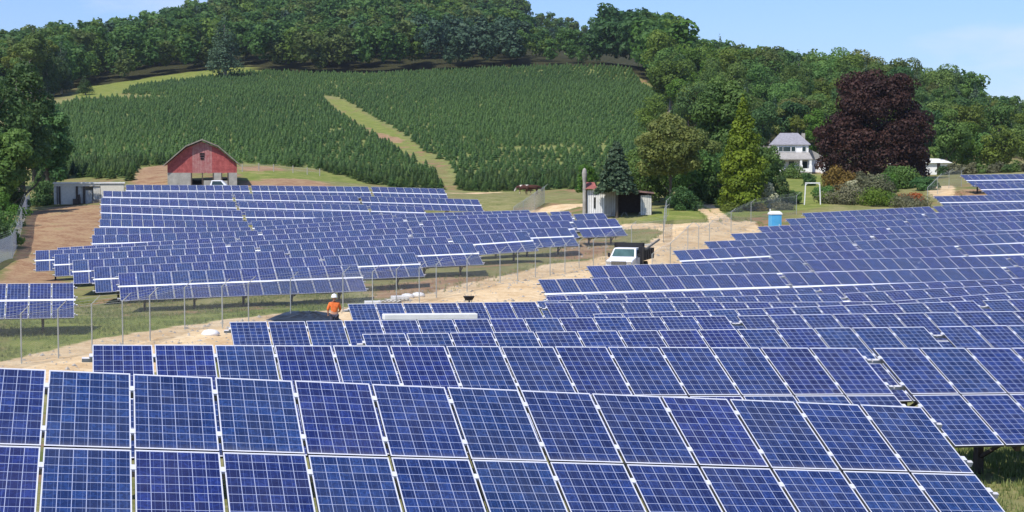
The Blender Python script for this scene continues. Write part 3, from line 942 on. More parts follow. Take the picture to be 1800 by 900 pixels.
# forest tree meshes (trunk and crown in one mesh: far off)
def forest_mesh(name, kind, seed, h, r, nl, size, base=0.22):
    rng = np.random.default_rng(seed)
    tb = trunk_mb(rng, h, h * .018, r * .8, 5)
    if kind == 'cone':
        bl = cone_blobs(rng, h, r, .12, 9)
    else:
        bl = broad_blobs(rng, h, r, base, 15, .36)
    v, q, t_ = leaves(bl, nl, size, rng)
    tv = np.array(tb.v)
    tq = [f if len(f) == 4 else None for f in tb.f]
    tq = np.array([f for f in tq if f is not None])
    V = np.r_[v, tv]; Qd = np.r_[q, tq + len(v)]
    return np_mesh(name, V, Qd, [M['lf_mid'], M['palebark']], np.r_[t_, np.zeros(len(tv))], midx=np.r_[np.zeros(len(q), int), np.ones(len(tq), int)])
FT = {'broad': [forest_mesh('broadleaf_tree', 'broad', 10 + i, 18, 5.2 + .5 * i, 4600, 0.62, 0.04 + .05 * i) for i in range(5)],
      'tall': [forest_mesh('tall_tree', 'broad', 30 + i, 20, 4.0 + .4 * i, 4000, 0.6, 0.36) for i in range(3)],
      'pine': [forest_mesh('pine_tree', 'cone', 50 + i, 20, 3.9, 4000, 0.55) for i in range(2)]}
FM = {'broad': ['lf_mid', 'lf_mid', 'lf_dark', 'lf_mid', 'lf_yel', 'lf_olive'], 'tall': ['lf_mid', 'lf_yel', 'lf_olive', 'lf_mid'], 'pine': ['lf_blue', 'lf_dark']}
def set_leaf(o, mt):
    o.material_slots[0].link = 'OBJECT'
    o.material_slots[0].material = M[mt]
cand = []
ang = R(17)
for i in range(-95, 95):
    for j in range(0, 110):
        x = i * 8.2 + RNG.uniform(-3, 3) + (j % 2) * 4
        y = 316 + j * 7.4 + RNG.uniform(-2.6, 2.6)
        cand.append((x, y))
cand = np.array(cand)
cz_ = gz(cand[:, 0], cand[:, 1])
cpx, cpy = proj(cand[:, 0], cand[:, 1], cz_)
ok = (cpx > -150) & (cpx < 1950) & wooded(cand[:, 0], cand[:, 1]) & (cand[:, 1] < 1080)
cand, cz_, cpx, cpy = cand[ok], cz_[ok], cpx[ok], cpy[ok]
o_ = np.argsort(cand[:, 1])
run = np.full(220, 2000.0)
vis = []
for k in o_:
    y = cand[k, 1]
    s_ = F / y
    hh = 12.5 + 9.5 * RNG.random()
    if 925 < cpx[k] < 1042:
        hh *= .68
    if 1060 < cpx[k] < 1185 and y < 760:
        hh = 21 + 6 * RNG.random()
    top = cpy[k] - hh * s_
    b0, b1 = int((cpx[k] - 4.2 * s_ + 200) / 10), int((cpx[k] + 4.2 * s_ + 200) / 10) + 1
    b0 = max(0, b0); b1 = min(220, max(b1, b0 + 1))
    if top < run[b0:b1].max() - (2 if y > 560 else -3):
        vis.append((k, hh))
        run[b0:b1] = np.minimum(run[b0:b1], top + (0.30 if y < 560 else 0.13) * hh * s_)
print('forest trees', len(vis))
mass = []
fid = 0
KL = {'broad': 'broad', 'tall': 'slender high-crowned', 'pine': 'dark pointed'}
ML = {'lf_bright': 'bright green', 'lf_mid': 'green', 'lf_dark': 'deep green', 'lf_yel': 'yellow-green', 'lf_olive': 'olive brown', 'lf_blue': 'blue-green'}
for n_, (k, hh) in enumerate(vis):
    x, y = cand[k]
    px = cpx[k]
    rr = RNG.random()
    if 1040 < px < 1120 and y < 680:
        kind, mt = 'broad', 'lf_dark'
    elif 480 < px < 690 and y < 640:
        kind = 'tall'; mt = random.choice(['lf_yel', 'lf_olive', 'lf_mid'])
    elif 750 < px < 900 and y < 650:
        kind = random.choice(['pine', 'broad']); mt = 'lf_blue'
    else:
        kind = 'pine' if rr < (.16 if y < 560 else .05) else ('tall' if rr < .4 else 'broad')
        mt = random.choice(FM[kind])
        if 1110 < px < 1330 and y < 600:
            mt = random.choice(['lf_mid', 'lf_yel', 'lf_mid', 'lf_bright'])
    if px > 1190 and y < 640:
        hh *= .84
    if px > 1715:
        hh *= .62
    if y < 430:
        hh *= .72
    me = random.choice(FT[kind])
    sc = hh / (18 if kind == 'broad' else 20)
    if fid < 300:
        o = link(me.name.split('.')[0], me)
        o.location = (x, y, cz_[k] - .2); o.rotation_euler = (0, 0, RNG.uniform(0, 6.28)); sw = RNG.uniform(.9, 1.2)
        o.scale = (sc * sw, sc * sw, sc)
        set_leaf(o, mt)
        LM = [(-999, 'at the picture edge above the dark left trees'), (60, 'above the white open shed'), (220, 'above the red barn'), (440, 'above the field just past the clearing'), (560, 'above the top of the grass lane'), (700, 'above the foot of the grass lane'),
              (820, 'above the grazing cows'), (960, 'above the grey machine shed'), (1100, 'above the rusty thin-crowned tree'), (1230, 'above the yellow-green conifer'), (1340, 'above the farmhouse'), (1450, 'above the copper beech'), (1600, 'above the garage'), (1700, 'above the far hedge')]
        wh = [b_ for a_, b_ in LM if px >= a_][-1]
        yb = y - 0.0
        wh = ('front wood tree ' if yb < 560 and px > 1120 or yb < 640 and px <= 1120 else 'rear wood tree ') + wh
        tag(o, '%s %s %s' % (KL[kind], ML[mt], wh), 'tree', 'trees of the hillside wood')
        fid += 1
    else:
        mass.append((x, y, cz_[k], hh, kind, mt))
def small_tree(rng, kind):
    bl = cone_blobs(rng, 18, 3.6, .1, 6) if kind == 'pine' else broad_blobs(rng, 18, 5.0, .02, 14, .36)
    return leaves(bl, 640, 1.2, rng)
proto = {k: [small_tree(np.random.default_rng(100 + i), k) for i in range(5)] for k in ('broad', 'pine')}
VV, TT, MI = [], [], []
mlist = ['lf_mid', 'lf_dark', 'lf_yel', 'lf_olive', 'lf_blue', 'lf_bright']
for (x, y, z, hh, kind, mt) in mass:
    v, q, t_ = random.choice(proto['broad'])
    if y > 720:
        kk = 420; v = v.reshape(-1, 4, 3)[:kk]; cc = v.mean(1, keepdims=True); v = ((v - cc) * 1.22 + cc).reshape(-1, 3); q = q[:kk]; t_ = t_[:kk * 4]
    a = random.uniform(0, 6.28); s_ = hh / 18
    ca, sa = math.cos(a), math.sin(a)
    w_ = np.c_[(v[:, 0] * ca - v[:, 1] * sa) * s_ * 1.1 + x, (v[:, 0] * sa + v[:, 1] * ca) * s_ * 1.1 + y, v[:, 2] * s_ + z]
    VV.append(w_); TT.append(np.clip(t_ * .7 + random.uniform(0, .3), 0, 1)); MI.append(np.full(len(q), mlist.index(mt)))
if VV:
    V = np.concatenate(VV)
    o = link('forest', np_mesh('forest', V, np.arange(len(V)).reshape(-1, 4), [M[a] for a in mlist], np.concatenate(TT), midx=np.concatenate(MI)))
    tag(o, 'mixed green wood covering the hill behind the first trees', 'forest', kind='stuff')
print('mass', len(mass))

# fir plantation
def firs(sp=1.6):
    ca, sa = math.cos(R(24)), math.sin(R(24))
    xs_ = np.array([p[0] for p in field1 + field2]); ys_ = np.array([p[1] for p in field1 + field2])
    cx0, cy0 = xs_.mean(), ys_.mean()
    Rr = 330
    nI = int(Rr / sp)
    I, J = np.meshgrid(np.arange(-nI, nI), np.arange(-nI, nI))
    a, b = I.ravel() * sp, J.ravel() * 2.6
    a = a + RNG.normal(0, .18, a.shape); b = b + RNG.normal(0, .13, b.shape)
    x, y = cx0 + a * ca - b * sa, cy0 + a * sa + b * ca
    k = infield(x, y)
    # weedy gaps
    g = RNG.random(len(x)) > .035 + .22 * (np.sin(x * .06 + 1.7 * np.sin(y * .045)) * np.sin(y * .05) > .82)
    return x[k & g], y[k & g]
fx, fy = firs()
fz = gz(fx, fy)
fpx, fpy = proj(fx, fy, fz)
keep = (fpx > -60) & (fpx < 1860)
fx, fy, fz, fpx, fpy = [q[keep] for q in (fx, fy, fz, fpx, fpy)]
# the yellow weedy strip low in the right block stays open
strip = np.abs(fpy - (262 - 0.02 * (fpx - 950))) < 4.5
strip &= (fpx > 870) & (fpx < 1075) & (RNG.random(len(fx)) < .6)
fx, fy, fz, fpx, fpy = [q[~strip] for q in (fx, fy, fz, fpx, fpy)]
o_ = np.argsort(fy)
near_i, far_i = o_[:300], o_[300:]
print('firs', len(fx))
frng = np.random.default_rng(5)
NF = []
for i in range(4):
    v, q, t_ = fir_arrays(1.85, 0.88, 9, 9, frng)
    NF.append(np_mesh('christmas_tree', v, q, [M['lf_fir']], t_))
for k in near_i:
    o = link('christmas_tree', random.choice(NF))
    s_ = random.uniform(.85, 1.2)
    o.location = (fx[k], fy[k], fz[k] - .03); o.rotation_euler = (0, 0, random.uniform(0, 6.28)); o.scale = (s_, s_, s_ * random.uniform(.9, 1.15))
    tag(o, 'small dark green fir along the lower edge of the hillside tree plantation', 'fir tree', 'young firs of the plantation')
VAR = [fir_arrays(frng.uniform(1.15, 1.65), frng.uniform(.72, .9), 5, 6, frng) for _ in range(6)]
nv = len(VAR[0][0])
allv = np.stack([v[0] for v in VAR]); allt = np.stack([v[2] for v in VAR])
ix = frng.integers(0, 6, len(far_i)); aa = frng.uniform(0, 6.28, len(far_i)); ss = frng.uniform(.62, 1.22, len(far_i))
# size differs a little from block to block
ss *= np.where(inpoly(fx[far_i], fy[far_i], field1), 1.0, 1.0 + 0.08 * np.sin(fx[far_i] * .03))
bv = allv[ix]
ca, sa = np.cos(aa)[:, None], np.sin(aa)[:, None]
X = (bv[:, :, 0] * ca - bv[:, :, 1] * sa) * ss[:, None] + fx[far_i][:, None]
Y = (bv[:, :, 0] * sa + bv[:, :, 1] * ca) * ss[:, None] + fy[far_i][:, None]
Z = bv[:, :, 2] * ss[:, None] + fz[far_i][:, None]
V = np.stack([X, Y, Z], -1).reshape(-1, 3)
blk = 0.5 + 0.5 * np.sin(fx[far_i] * .05 + 2 * np.sin(fy[far_i] * .02))
T_ = np.clip(allt[ix] * .5 + frng.random(len(far_i))[:, None] * .35 + blk[:, None] * .15, 0, 1).ravel()
o = link('fir_plantation', np_mesh('fir_plantation', V, np.arange(len(V)).reshape(-1, 4), [M['lf_fir']], T_))
tag(o, 'rows of young firs covering the hillside behind the solar farm', 'fir plantation', kind='stuff')

def plant(name, px, Y, h, r, mt, shape, nl, size, label, cat, base=.15, bark='bark', trunk_r=None, nb=18, seed=None, blobs=None, br=.34, group=None, x=None, branches=7, flat=1.0):
    rng = np.random.default_rng(seed if seed is not None else int(px * 7 + Y))
    p = gcol(px, Y)
    root = empty(name, p, 0, label, cat, group)
    if blobs is None:
        bl = cone_blobs(rng, h, r, base, 11) if shape == 'cone' else broad_blobs(rng, h, r, base, nb, br)
    else:
        bl = blobs(rng)
    v, q, t_ = leaves(bl, nl, size, rng, flat=flat)
    v[:, 2] = np.maximum(v[:, 2], 0.03)
    link('crown', np_mesh('crown', v, q, [M[mt]], t_), root)
    tr = trunk_r if trunk_r else h * .022
    trunk_mb(rng, h, tr, r * .8, branches, max(base, .12)).obj('trunk', M[bark], root)
    return root
def dome_blobs(rng, h, r):
    out = []
    for i in range(190):
        t = rng.uniform(.04, .955)
        rr = r * (max(0, 1 - ((t - .36) / .64) ** 2.6) ** .5 if t > .36 else .9 + .1 * t / .36) * .86
        a = i * 2.399; q = rng.uniform(.72, 1.0) if t < .5 else math.sqrt(rng.uniform(.12, 1.0))
        k = rng.uniform(.13, .2) * r
        out.append((math.cos(a) * rr * q, math.sin(a) * rr * q, h * t * .97, k * 1.15, k * 1.15, k * .75))
    out.append((0, 0, h * .5, r * .6, r * .6, h * .38))
    return out
def colblobs(rng, h, r):
    out = []
    for i in range(34):
        t = (i + .5) / 34
        rr = r * (min(1, (1 - t) * 1.5 + .12)) * (0.9 + 0.1 * math.sin(i))
        a = i * 2.4
        out.append((math.cos(a) * rr * .5, math.sin(a) * rr * .5, h * (.03 + .93 * t), rr * .55, rr * .55, h * .075))
    return out
def spruce(name, px, Y, h, r, mt, label, seed=1):
    """spruce with layered drooping boughs"""
    rng = np.random.default_rng(seed)
    p = gcol(px, Y)
    root = empty(name, p, 0, label, 'conifer')
    bl = []
    V, Qd, T_ = [], [], []
    for i in range(24):
        t = i / 24
        z = h * (.40 + .59 * t); rr = r * (1 - t) ** .85 + .08
        nb_ = max(5, int(13 * (1 - t) + 4))
        for k in range(nb_):
            a = rng.uniform(0, 6.28)
            for m_ in range(7):
                f_ = (m_ + 1) / 7
                bl.append((math.cos(a) * rr * f_, math.sin(a) * rr * f_, z - f_ * rr * .28 + .12 * math.sin(f_ * 3), .17 + .1 * (1 - f_), .17 + .1 * (1 - f_), .07))
    v, q, t_ = leaves(bl, 15000, .34, rng, up=.6)
    link('crown', np_mesh('crown', v, q, [M[mt]], t_), root)
    trunk_mb(rng, h * 1.1, .16, .3, 0).obj('trunk', M['bark'], root)
    return root

plant('copper_beech', 1535, 245, 17.2, 9.6, 'lf_purple', 'broad', 48000, .42, 'huge dark purple copper beech beside the white house', 'tree', .06, trunk_r=.55, blobs=lambda r_: dome_blobs(r_, 17.4, 9.4))
plant('conical_tree', 1305, 177, 12.6, 2.55, 'lf_arbor', 'col', 16000, .30, 'tall yellow-green cone-shaped conifer standing on the lawn edge', 'conifer', .02, blobs=lambda r_: colblobs(r_, 12.7, 2.95), branches=0)
plant('broadleaf_tree', 1262, 214, 16.6, 4.7, 'lf_mid', 'broad', 15000, .40, 'big dark green tree rising behind the yellow-green conifer', 'tree', .12, nb=30, br=.30)
plant('locust_tree', 1180, 178, 12.2, 4.7, 'lf_olive', 'broad', 13000, .32, 'thin-crowned olive and rusty tree with bare trunk by the driveway', 'tree', .14, nb=44, br=.22, trunk_r=.20, branches=10)
plant('broadleaf_tree', 1226, 192, 8.8, 3.6, 'lf_olive', 'broad', 6000, .30, 'shorter olive brown tree between the rusty tree and the conifer', 'tree', .2, nb=18)
for i, (px, Y, h, r_, mt, lb) in enumerate([(1158, 192, 5.5, 2.6, 'lf_mid', 'leafy green tree between the grey shed and the rusty tree'), (1252, 200, 7.5, 3.4, 'lf_mid', 'green tree filling the space left of the tall yellow-green conifer'),
        (1215, 205, 6.0, 3.0, 'lf_mid', 'low green tree behind the olive brown tree'), (1345, 205, 6.5, 2.8, 'lf_mid', 'green tree close behind the right side of the tall conifer'), (1120, 215, 6.5, 3.0, 'lf_bright', 'light green tree at the right foot of the fir field'),
        (1160, 235, 8.5, 3.6, 'lf_mid', 'green tree at the field corner behind the rusty tree'), (1150, 330, 9.5, 4.2, 'lf_yel', 'yellow-green tree on the right edge of the fir field')]):
    plant('broadleaf_tree', px, Y, h, r_, mt, 'broad', 5200, .34, lb, 'tree', .0, nb=24, seed=i + 700)
for i, (px, Y, h, r_, mt, lb) in enumerate([(1452, 190, 2.0, 1.8, 'lf_mid', 'green shrub right behind the white arch'), (1560, 197, 2.6, 2.2, 'lf_bright', 'light green shrub left of the spreading shrub'), (1515, 205, 2.6, 2.0, 'lf_grey', 'silvery shrub behind the cream hydrangea'),
        (1625, 196, 2.2, 1.8, 'lf_dark', 'dark shrub above the rust orange bush'), (1460, 184, 1.2, 1.8, 'lf_yel', 'low yellowish shrub just right of the arch foot'), (1565, 184, 1.4, 2.0, 'lf_mid', 'low green shrub left of the rust orange bush'),
        (1285, 174, .8, 1.4, 'lf_yel', 'low plant left of the tall conifer foot'), (1395, 183, 1.6, 1.3, 'lf_mid', 'small green shrub left of the white arch')]):
    plant('shrub', px, Y, h, r_, mt, 'broad', 3200, .22, lb, 'bush', -.4, nb=20, seed=i + 800, branches=3)
plant('broadleaf_tree', 1152, 197, 9.5, 3.6, 'lf_mid', 'broad', 8000, .34, 'mid green tree standing right behind the open bay of the grey shed', 'tree', .0, nb=26)
plant('broadleaf_tree', 1216, 186, 6.8, 3.2, 'lf_mid', 'broad', 7000, .32, 'mid green low-branched tree right of the rusty tree trunk', 'tree', .0, nb=26)
plant('shrub', 1392, 262, 2.2, 2.6, 'lf_mid', 'broad', 2600, .28, 'green shrub hiding the foot of the farmhouse porch', 'bush', -.4, nb=20, branches=3)
plant('plum_tree', 1198, 262, 9.0, 2.6, 'lf_purple', 'broad', 3500, .34, 'small purple-leaved tree peeping over the olive tree', 'tree', .25)
spruce('spruce_tree', 1083, 164.3, 8.0, 2.1, 'lf_blue', 'blue-green spruce standing close behind the grey shed')
plant('broadleaf_tree', 1136, 186, 6.3, 2.7, 'lf_mid', 'broad', 6000, .30, 'green tree leaning over the far end of the grey shed', 'tree', .1)
plant('broadleaf_tree', 1030, 196, 5.2, 1.6, 'lf_bright', 'broad', 2500, .28, 'light green sapling behind the grey pole of the shed', 'tree', .1)
plant('round_bush', 1200, 173, 2.7, 1.95, 'lf_dark', 'broad', 5200, .20, 'round dark green bush at the foot of the rusty tree', 'bush', -.3, nb=26, branches=3)
plant('shrub', 1246, 186, 4.8, 2.6, 'lf_dark', 'broad', 4500, .26, 'dark shrub left of the tall yellow-green conifer', 'bush', -.2, nb=18, branches=3)
plant('shrub', 1372, 181, 4.2, 1.9, 'lf_dark', 'broad', 4200, .24, 'dark upright shrub right of the tall yellow-green conifer', 'bush', -.2, nb=18, branches=3)
plant('hydrangea_bush', 1350, 178, 3.4, 1.5, 'lf_cream', 'broad', 2200, .20, 'shrub with pale cream blossoms right beside the tall conifer', 'bush', -.3, branches=2)
plant('shrub', 1337, 175.5, 1.0, 1.1, 'lf_gold', 'broad', 1400, .18, 'low golden plant at the foot of the tall conifer', 'bush', -.5, branches=2)
plant('shrub', 1372, 176, .9, 1.5, 'lf_grey', 'broad', 1500, .18, 'low grey-green border plant below the cream shrub', 'bush', -.5, branches=2)
plant('round_bush', 1421, 232, 2.6, 1.45, 'lf_dark', 'broad', 3200, .22, 'clipped round dark bush before the house wall', 'bush', -.4, nb=20, branches=2)
plant('round_bush', 1480, 206, 3.1, 2.9, 'lf_gold', 'broad', 5200, .24, 'domed bush with golden brown top before the copper beech', 'bush', -.4, nb=26, branches=3)
plant('hydrangea_bush', 1499, 199, 2.0, 1.35, 'lf_cream', 'broad', 2600, .22, 'cream flowering hydrangea in front of the golden domed bush', 'bush', -.4, branches=2)
plant('shrub', 1582, 203, 3.0, 3.0, 'lf_mid', 'broad', 6000, .26, 'spreading fresh green shrub before the beech trunk', 'bush', -.4, nb=28, branches=3)
plant('shrub', 1545, 192, 3.0, 2.8, 'lf_grey', 'broad', 3600, .24, 'grey-green shrub between hydrangea and rust coloured bush', 'bush', -.4, nb=20, branches=3)
plant('shrub', 1478, 183, 2.3, 3.0, 'lf_grey', 'broad', 3600, .22, 'low silvery shrub bed behind the solar tables', 'bush', -.4, nb=20, branches=3)
plant('shrub', 1530, 182, 2.0, 3.0, 'lf_bright', 'broad', 2800, .22, 'low light green shrub beside the rust coloured bush', 'bush', -.4, nb=20, branches=3)
plant('rusty_bush', 1600, 184, 1.75, 2.0, 'lf_orange', 'broad', 5200, .18, 'rust orange mounded bush above the solar tables', 'bush', -.5, nb=26, branches=3)
plant('shrub', 1604, 178, 1.1, 2.6, 'lf_grey', 'broad', 4200, .18, 'dry grey-green mound below the rust orange bush', 'bush', -.5, nb=26, branches=2)
plant('broadleaf_tree', 1440, 300, 13.0, 2.9, 'lf_bright', 'broad', 4200, .40, 'bright light green tree behind the house and beech', 'tree', .05)
plant('broadleaf_tree', 1665, 272, 11.5, 3.9, 'lf_mid', 'broad', 6500, .42, 'mid green tree right of the copper beech', 'tree', .1, nb=24)
plant('broadleaf_tree', 1630, 300, 13.5, 4.0, 'lf_dark', 'broad', 5000, .42, 'deep green tree behind the white garage', 'tree', .1)
plant('broadleaf_tree', 1340, 310, 12.0, 4.2, 'lf_dark', 'broad', 6000, .42, 'dark tree behind the left side of the house', 'tree', .05)
plant('broadleaf_tree', 1388, 330, 11.5, 4.6, 'lf_dark', 'broad', 5200, .45, 'dark tree rising over the house roof', 'tree', .05)
plant('pine_tree', 1310, 330, 13.0, 3.0, 'lf_blue', 'cone', 3800, .42, 'blue-green pointed tree behind the yellow-green conifer', 'conifer', .05)
plant('broadleaf_tree', 1360, 265, 6.2, 2.0, 'lf_dark', 'broad', 2500, .34, 'dark tree between conifer and house gable', 'tree', .0)
for i, (px, Y, h, r_, mt) in enumerate([(1690, 292, 9.5, 4.2, 'lf_bright'), (1725, 300, 8.4, 4.2, 'lf_mid'), (1765, 296, 9.3, 4.6, 'lf_yel'), (1805, 305, 9.0, 4.6, 'lf_mid'), (1850, 300, 9, 4.6, 'lf_mid'),
                                        (1705, 345, 12, 5, 'lf_yel'), (1755, 350, 12.5, 5, 'lf_mid'), (1810, 350, 12, 5.2, 'lf_yel'), (1600, 350, 13, 5, 'lf_mid'), (1480, 360, 13, 5, 'lf_dark'), (1540, 365, 13, 5, 'lf_mid'),
                                        (1250, 350, 16, 5, 'lf_mid'), (1210, 345, 14, 4.6, 'lf_dark'), (1290, 380, 17, 5, 'lf_mid'), (1340, 385, 16, 5, 'lf_mid'), (1400, 390, 17, 5.4, 'lf_mid'), (1165, 480, 17, 5, 'lf_mid'), (1185, 420, 16, 5, 'lf_dark')]):
    wh = ['leftmost', 'second', 'third', 'fourth', 'fifth'][i] + ' of the leafy trees lining the far edge beyond the garage' if i < 5 else 'leafy tree of the middle belt behind house and beech'
    if i >= 16: wh = 'leafy tree at the upper right corner of the fir field'
    plant('broadleaf_tree', px, Y, h, r_, mt, 'broad', 3600, .48, '%s %s' % (ML.get(mt, 'bright green'), wh), 'tree', .03, group='trees beyond the garage' if i < 5 else 'trees of the middle belt', seed=i + 400)
for i in range(16):
    px = 1660 + i * 16
    plant('hedge_bush', px, 262 - i * .8, 1.7 + .5 * random.random(), 1.6, random.choice(['lf_grey', 'lf_mid', 'lf_dark']), 'broad', 900, .34, 'bush of the low hedge behind the topmost solar row', 'bush', -.4, group='bushes of the far hedge', branches=2)
# dark trees at the left edge
for i, (px, Y, h, r_, mt, lb) in enumerate([(-30, 178, 19.5, 5.5, 'lf_dark', 'deep green tree cut by the left edge of the view'),
                                      (38, 188, 20.0, 4.9, 'lf_dark', 'tallest dark green tree left of the white shed'),
                                      (84, 205, 16.0, 3.8, 'lf_dark', 'dark tree nearest the fir field at the left'),
                                      (8, 172, 11.0, 4.0, 'lf_mid', 'shorter green tree in front of the dark trees at the left'),
                                      (60, 230, 13.0, 4.5, 'lf_dark', 'dark tree half hidden behind the tall one at the left'),
                                      (-60, 215, 16, 5.5, 'lf_dark', 'tree outside the left edge behind the dark trees')]):
    plant('broadleaf_tree', px, Y, h, r_, mt, 'broad', 9000, .42, lb, 'tree', .03, nb=32, seed=i + 70, br=.30)
for i, (px, Y, h, r_, mt) in enumerate([(-14, 150, 3.6, 2.6, 'lf_mid'), (6, 158, 3.6, 2.2, 'lf_bright'), (12, 142, 2.4, 1.5, 'lf_mid'), (-30, 140, 4, 3, 'lf_dark'), (70, 196, 3.4, 2.2, 'lf_dark'), (90, 199, 3.2, 2.0, 'lf_dark'), (28, 176, 3.4, 1.8, 'lf_dark')]):
    plant('shrub', px, Y, h, r_, mt, 'broad', 2600, .26, ['green shrub outside the mesh fence at the left edge', 'light green shrub outside the slanting fence', 'small shrub nearest the fence corner', 'dark shrub at the picture edge', 'dark shrub left of the white shed', 'dark shrub touching the white shed', 'dark shrub under the tall tree'][i], 'bush', -.4, branches=3, seed=i + 90)
# single big trees in the clearing above the field
for (px, Y, h, r_, kd, mt, lb) in [(395, 560, 23, 6.0, 'pine', 'lf_blue', 'big dark pine standing alone in the upper clearing'), (1265, 520, 19, 4, 'pine', 'lf_dark', 'dark pointed pine topping the skyline right of the field'),
                                   (150, 470, 6, 2.4, 'pine', 'lf_dark', 'small dark conifer in the light clearing at the left')]:
    p = gcol(px, Y)
    o = link('pine_tree', FT['pine'][0]); o.location = p; s_ = h / 20; o.scale = (s_ * r_ / 3.9 / s_ * 1.0, r_ / 3.9, s_); set_leaf(o, mt); tag(o, lb, 'conifer')
for i, (px, Y, h) in enumerate([(40, 560, 19), (52, 575, 17), (20, 590, 16), (70, 600, 16)]):
    p = gcol(px, Y)
    o = link('broadleaf_tree', FT['broad'][i % 5]); o.location = p; o.scale = (h / 18,) * 3; set_leaf(o, 'lf_mid'); tag(o, 'tree standing out on the far left skyline', 'tree', 'trees on the far left skyline')

# ------------------------------------------------------------------ buildings
def wall_seg(root, name, x0, x1, z0, z1, y, th, mt, holes=None):
    b = MB(); b.box(((x0 + x1) / 2, y + th / 2, (z0 + z1) / 2), (x1 - x0, th, z1 - z0)); return b.obj(name, M[mt], root)
# barn -- front gable wall faces the solar field
pb_ = gcol(356, 209)
barn = empty('barn', (pb_.x, pb_.y, pb_.z - .15), R(10.5), 'old red gambrel-roofed barn with concrete block ground floor', 'barn')
def barn_wall(y, nm):
    for (a, b_, z0, z1) in ((-4.5, -1.5, 0, 2.05), (0.15, 1.42, 0, 1.05), (1.42, 2.55, 0, 2.05), (2.55, 3.3, 0, 1.0), (3.3, 4.5, 0, 2.05)):
        wall_seg(barn, nm, a, b_, z0, z1, y, .22, 'block')
barn_wall(0, 'block_wall')
barn_wall(10.8, 'block_wall')
for xx in (-4.5, 4.28):
    b = MB(); b.box((xx + .11, 5.5, 1.025), (.22, 10.6, 2.05)); b.obj('block_wall', M['block'], barn)
b = MB()
for xx in (0.0, -1.42, 1.4, 2.5, 3.32):
    b.box((xx, .06, 1.02), (.14, .2, 2.05))
b.obj('door_frame', M['steel'], barn)
prof = [(-4.5, 2.0), (4.5, 2.0), (4.5, 3.25), (2.1, 5.35), (0, 6.2), (-2.1, 5.35), (-4.5, 3.25)]
# gable of separate upright boards
def top_at(x):
    ax = abs(x)
    return 6.2 - (ax / 2.1) * .85 if ax < 2.1 else 5.35 - (ax - 2.1) / 2.4 * 2.1
nb = 28
for k in range(nb):
    x0 = -4.5 + 9 * k / nb; x1 = x0 + 9 / nb - .02
    b = MB(); yy = .0 + random.uniform(0, .025)
    z0 = 2.0 + random.uniform(-.04, .04)
    b.prism([(x0, z0), (x1, z0), (x1, top_at(x1) - .04), (x0, top_at(x0) - .04)], yy, yy + .04)
    b.obj('board', M['barnred2' if abs(x0 + .2) < 1.4 or random.random() < .15 else 'barnred'], barn)
b = MB(); b.prism(prof, 10.8, 10.9); b.obj('rear_gable', M['barnred'], barn)
for s_ in (-1, 1):
    b = MB(); b.box((s_ * 4.46, 5.5, 2.62), (.08, 10.6, 1.2)); b.obj('side_boards', M['barnred'], barn)
b = MB()
for k in range(3):
    b.box((0.0, -.035, 4.55 - k * .33), (.62 - k * .08, .05, .2))
b.obj('vent', M['darkin'], barn)
rt = MB()
for (xa, za, xb, zb) in ((-5.0, 2.98, -2.1, 5.5), (-2.1, 5.5, 0, 6.36), (0, 6.36, 2.1, 5.5), (2.1, 5.5, 5.0, 2.98)):
    rt.prism([(xa, za), (xb, zb), (xb, zb + .10), (xa, za + .10)], -.55, 11.4)
rt.obj('roof', M['tin'], barn)
fs_ = MB()
for (xa, za, xb, zb) in ((-5.05, 2.88, -2.1, 5.46), (-2.1, 5.46, 0, 6.32), (0, 6.32, 2.1, 5.46), (2.1, 5.46, 5.05, 2.88)):
    fs_.prism([(xa, za), (xb, zb), (xb, zb + .17), (xa, za + .17)], -.62, -.552)
fs_.obj('fascia', M['wood'], barn)

# open-fronted white shed left of the tables
ps = gcol(157, 193)
sh = empty('open_shed', (ps.x, ps.y, ps.z - .1), R(12), 'long low white open-fronted shed with dark posts left of the barn', 'shed')
Wd, Hh = 8.3, 2.7
b = MB(); b.box((0, 1.6, 1.25), (Wd, .1, 2.5)); b.obj('back_wall', M['offwhite'], sh)
b = MB(); b.box((Wd / 2 - .05, .8, 1.25), (.1, 1.6, 2.5)); b.box((-Wd / 2 + .05, .8, 1.25), (.1, 1.6, 2.5)); b.obj('side_wall', M['offwhite'], sh)
b = MB(); b.prism([(-Wd / 2 - .1, 2.52), (Wd / 2 + .1, 2.52), (Wd / 2 + .1, 2.68), (-Wd / 2 - .1, 2.68)], -.12, 1.9); b.obj('roof', M['white'], sh)
wall_seg(sh, 'front_wall', 1.35, Wd / 2 - .1, 0, 2.44, 0, .08, 'cream')
wall_seg(sh, 'lintel', -Wd / 2, 1.33, 2.2, 2.5, .0, .08, 'cream')
for xx in (-3.75, -3.45, -1.45, -.6):
    b = MB(); b.box((xx, -.02, 1.1), (.16 if xx > -3 else .1, .14, 2.2)); b.obj('post', M['steel'], sh)
wall_seg(sh, 'front_wall', -4.1, -3.6, 0, 2.44, .05, .06, 'offwhite'); wall_seg(sh, 'front_wall', -3.35, -1.6, 0, 2.44, .05, .06, 'cream'); wall_seg(sh, 'loose_panel', -1.3, -.75, .1, 2.3, .12, .05, 'offwhite')
wall_seg(sh, 'loose_panel', -.45, .35, .0, 1.7, .25, .05, 'offwhite'); wall_seg(sh, 'loose_panel', .5, 1.3, .1, 2.1, .12, .05, 'offwhite')
b = MB(); b.box((-1.6, -.5, .35), (.6, .5, .7)); b.tube([(-1.1, -.4, .0), (-1.2, -.3, 1.2)], .16, 8); b.obj('machinery', M['steel'], sh)
b = MB(); b.box((.9, -.5, .3), (.9, .5, .6)); b.obj('crate', M['wood'], sh)

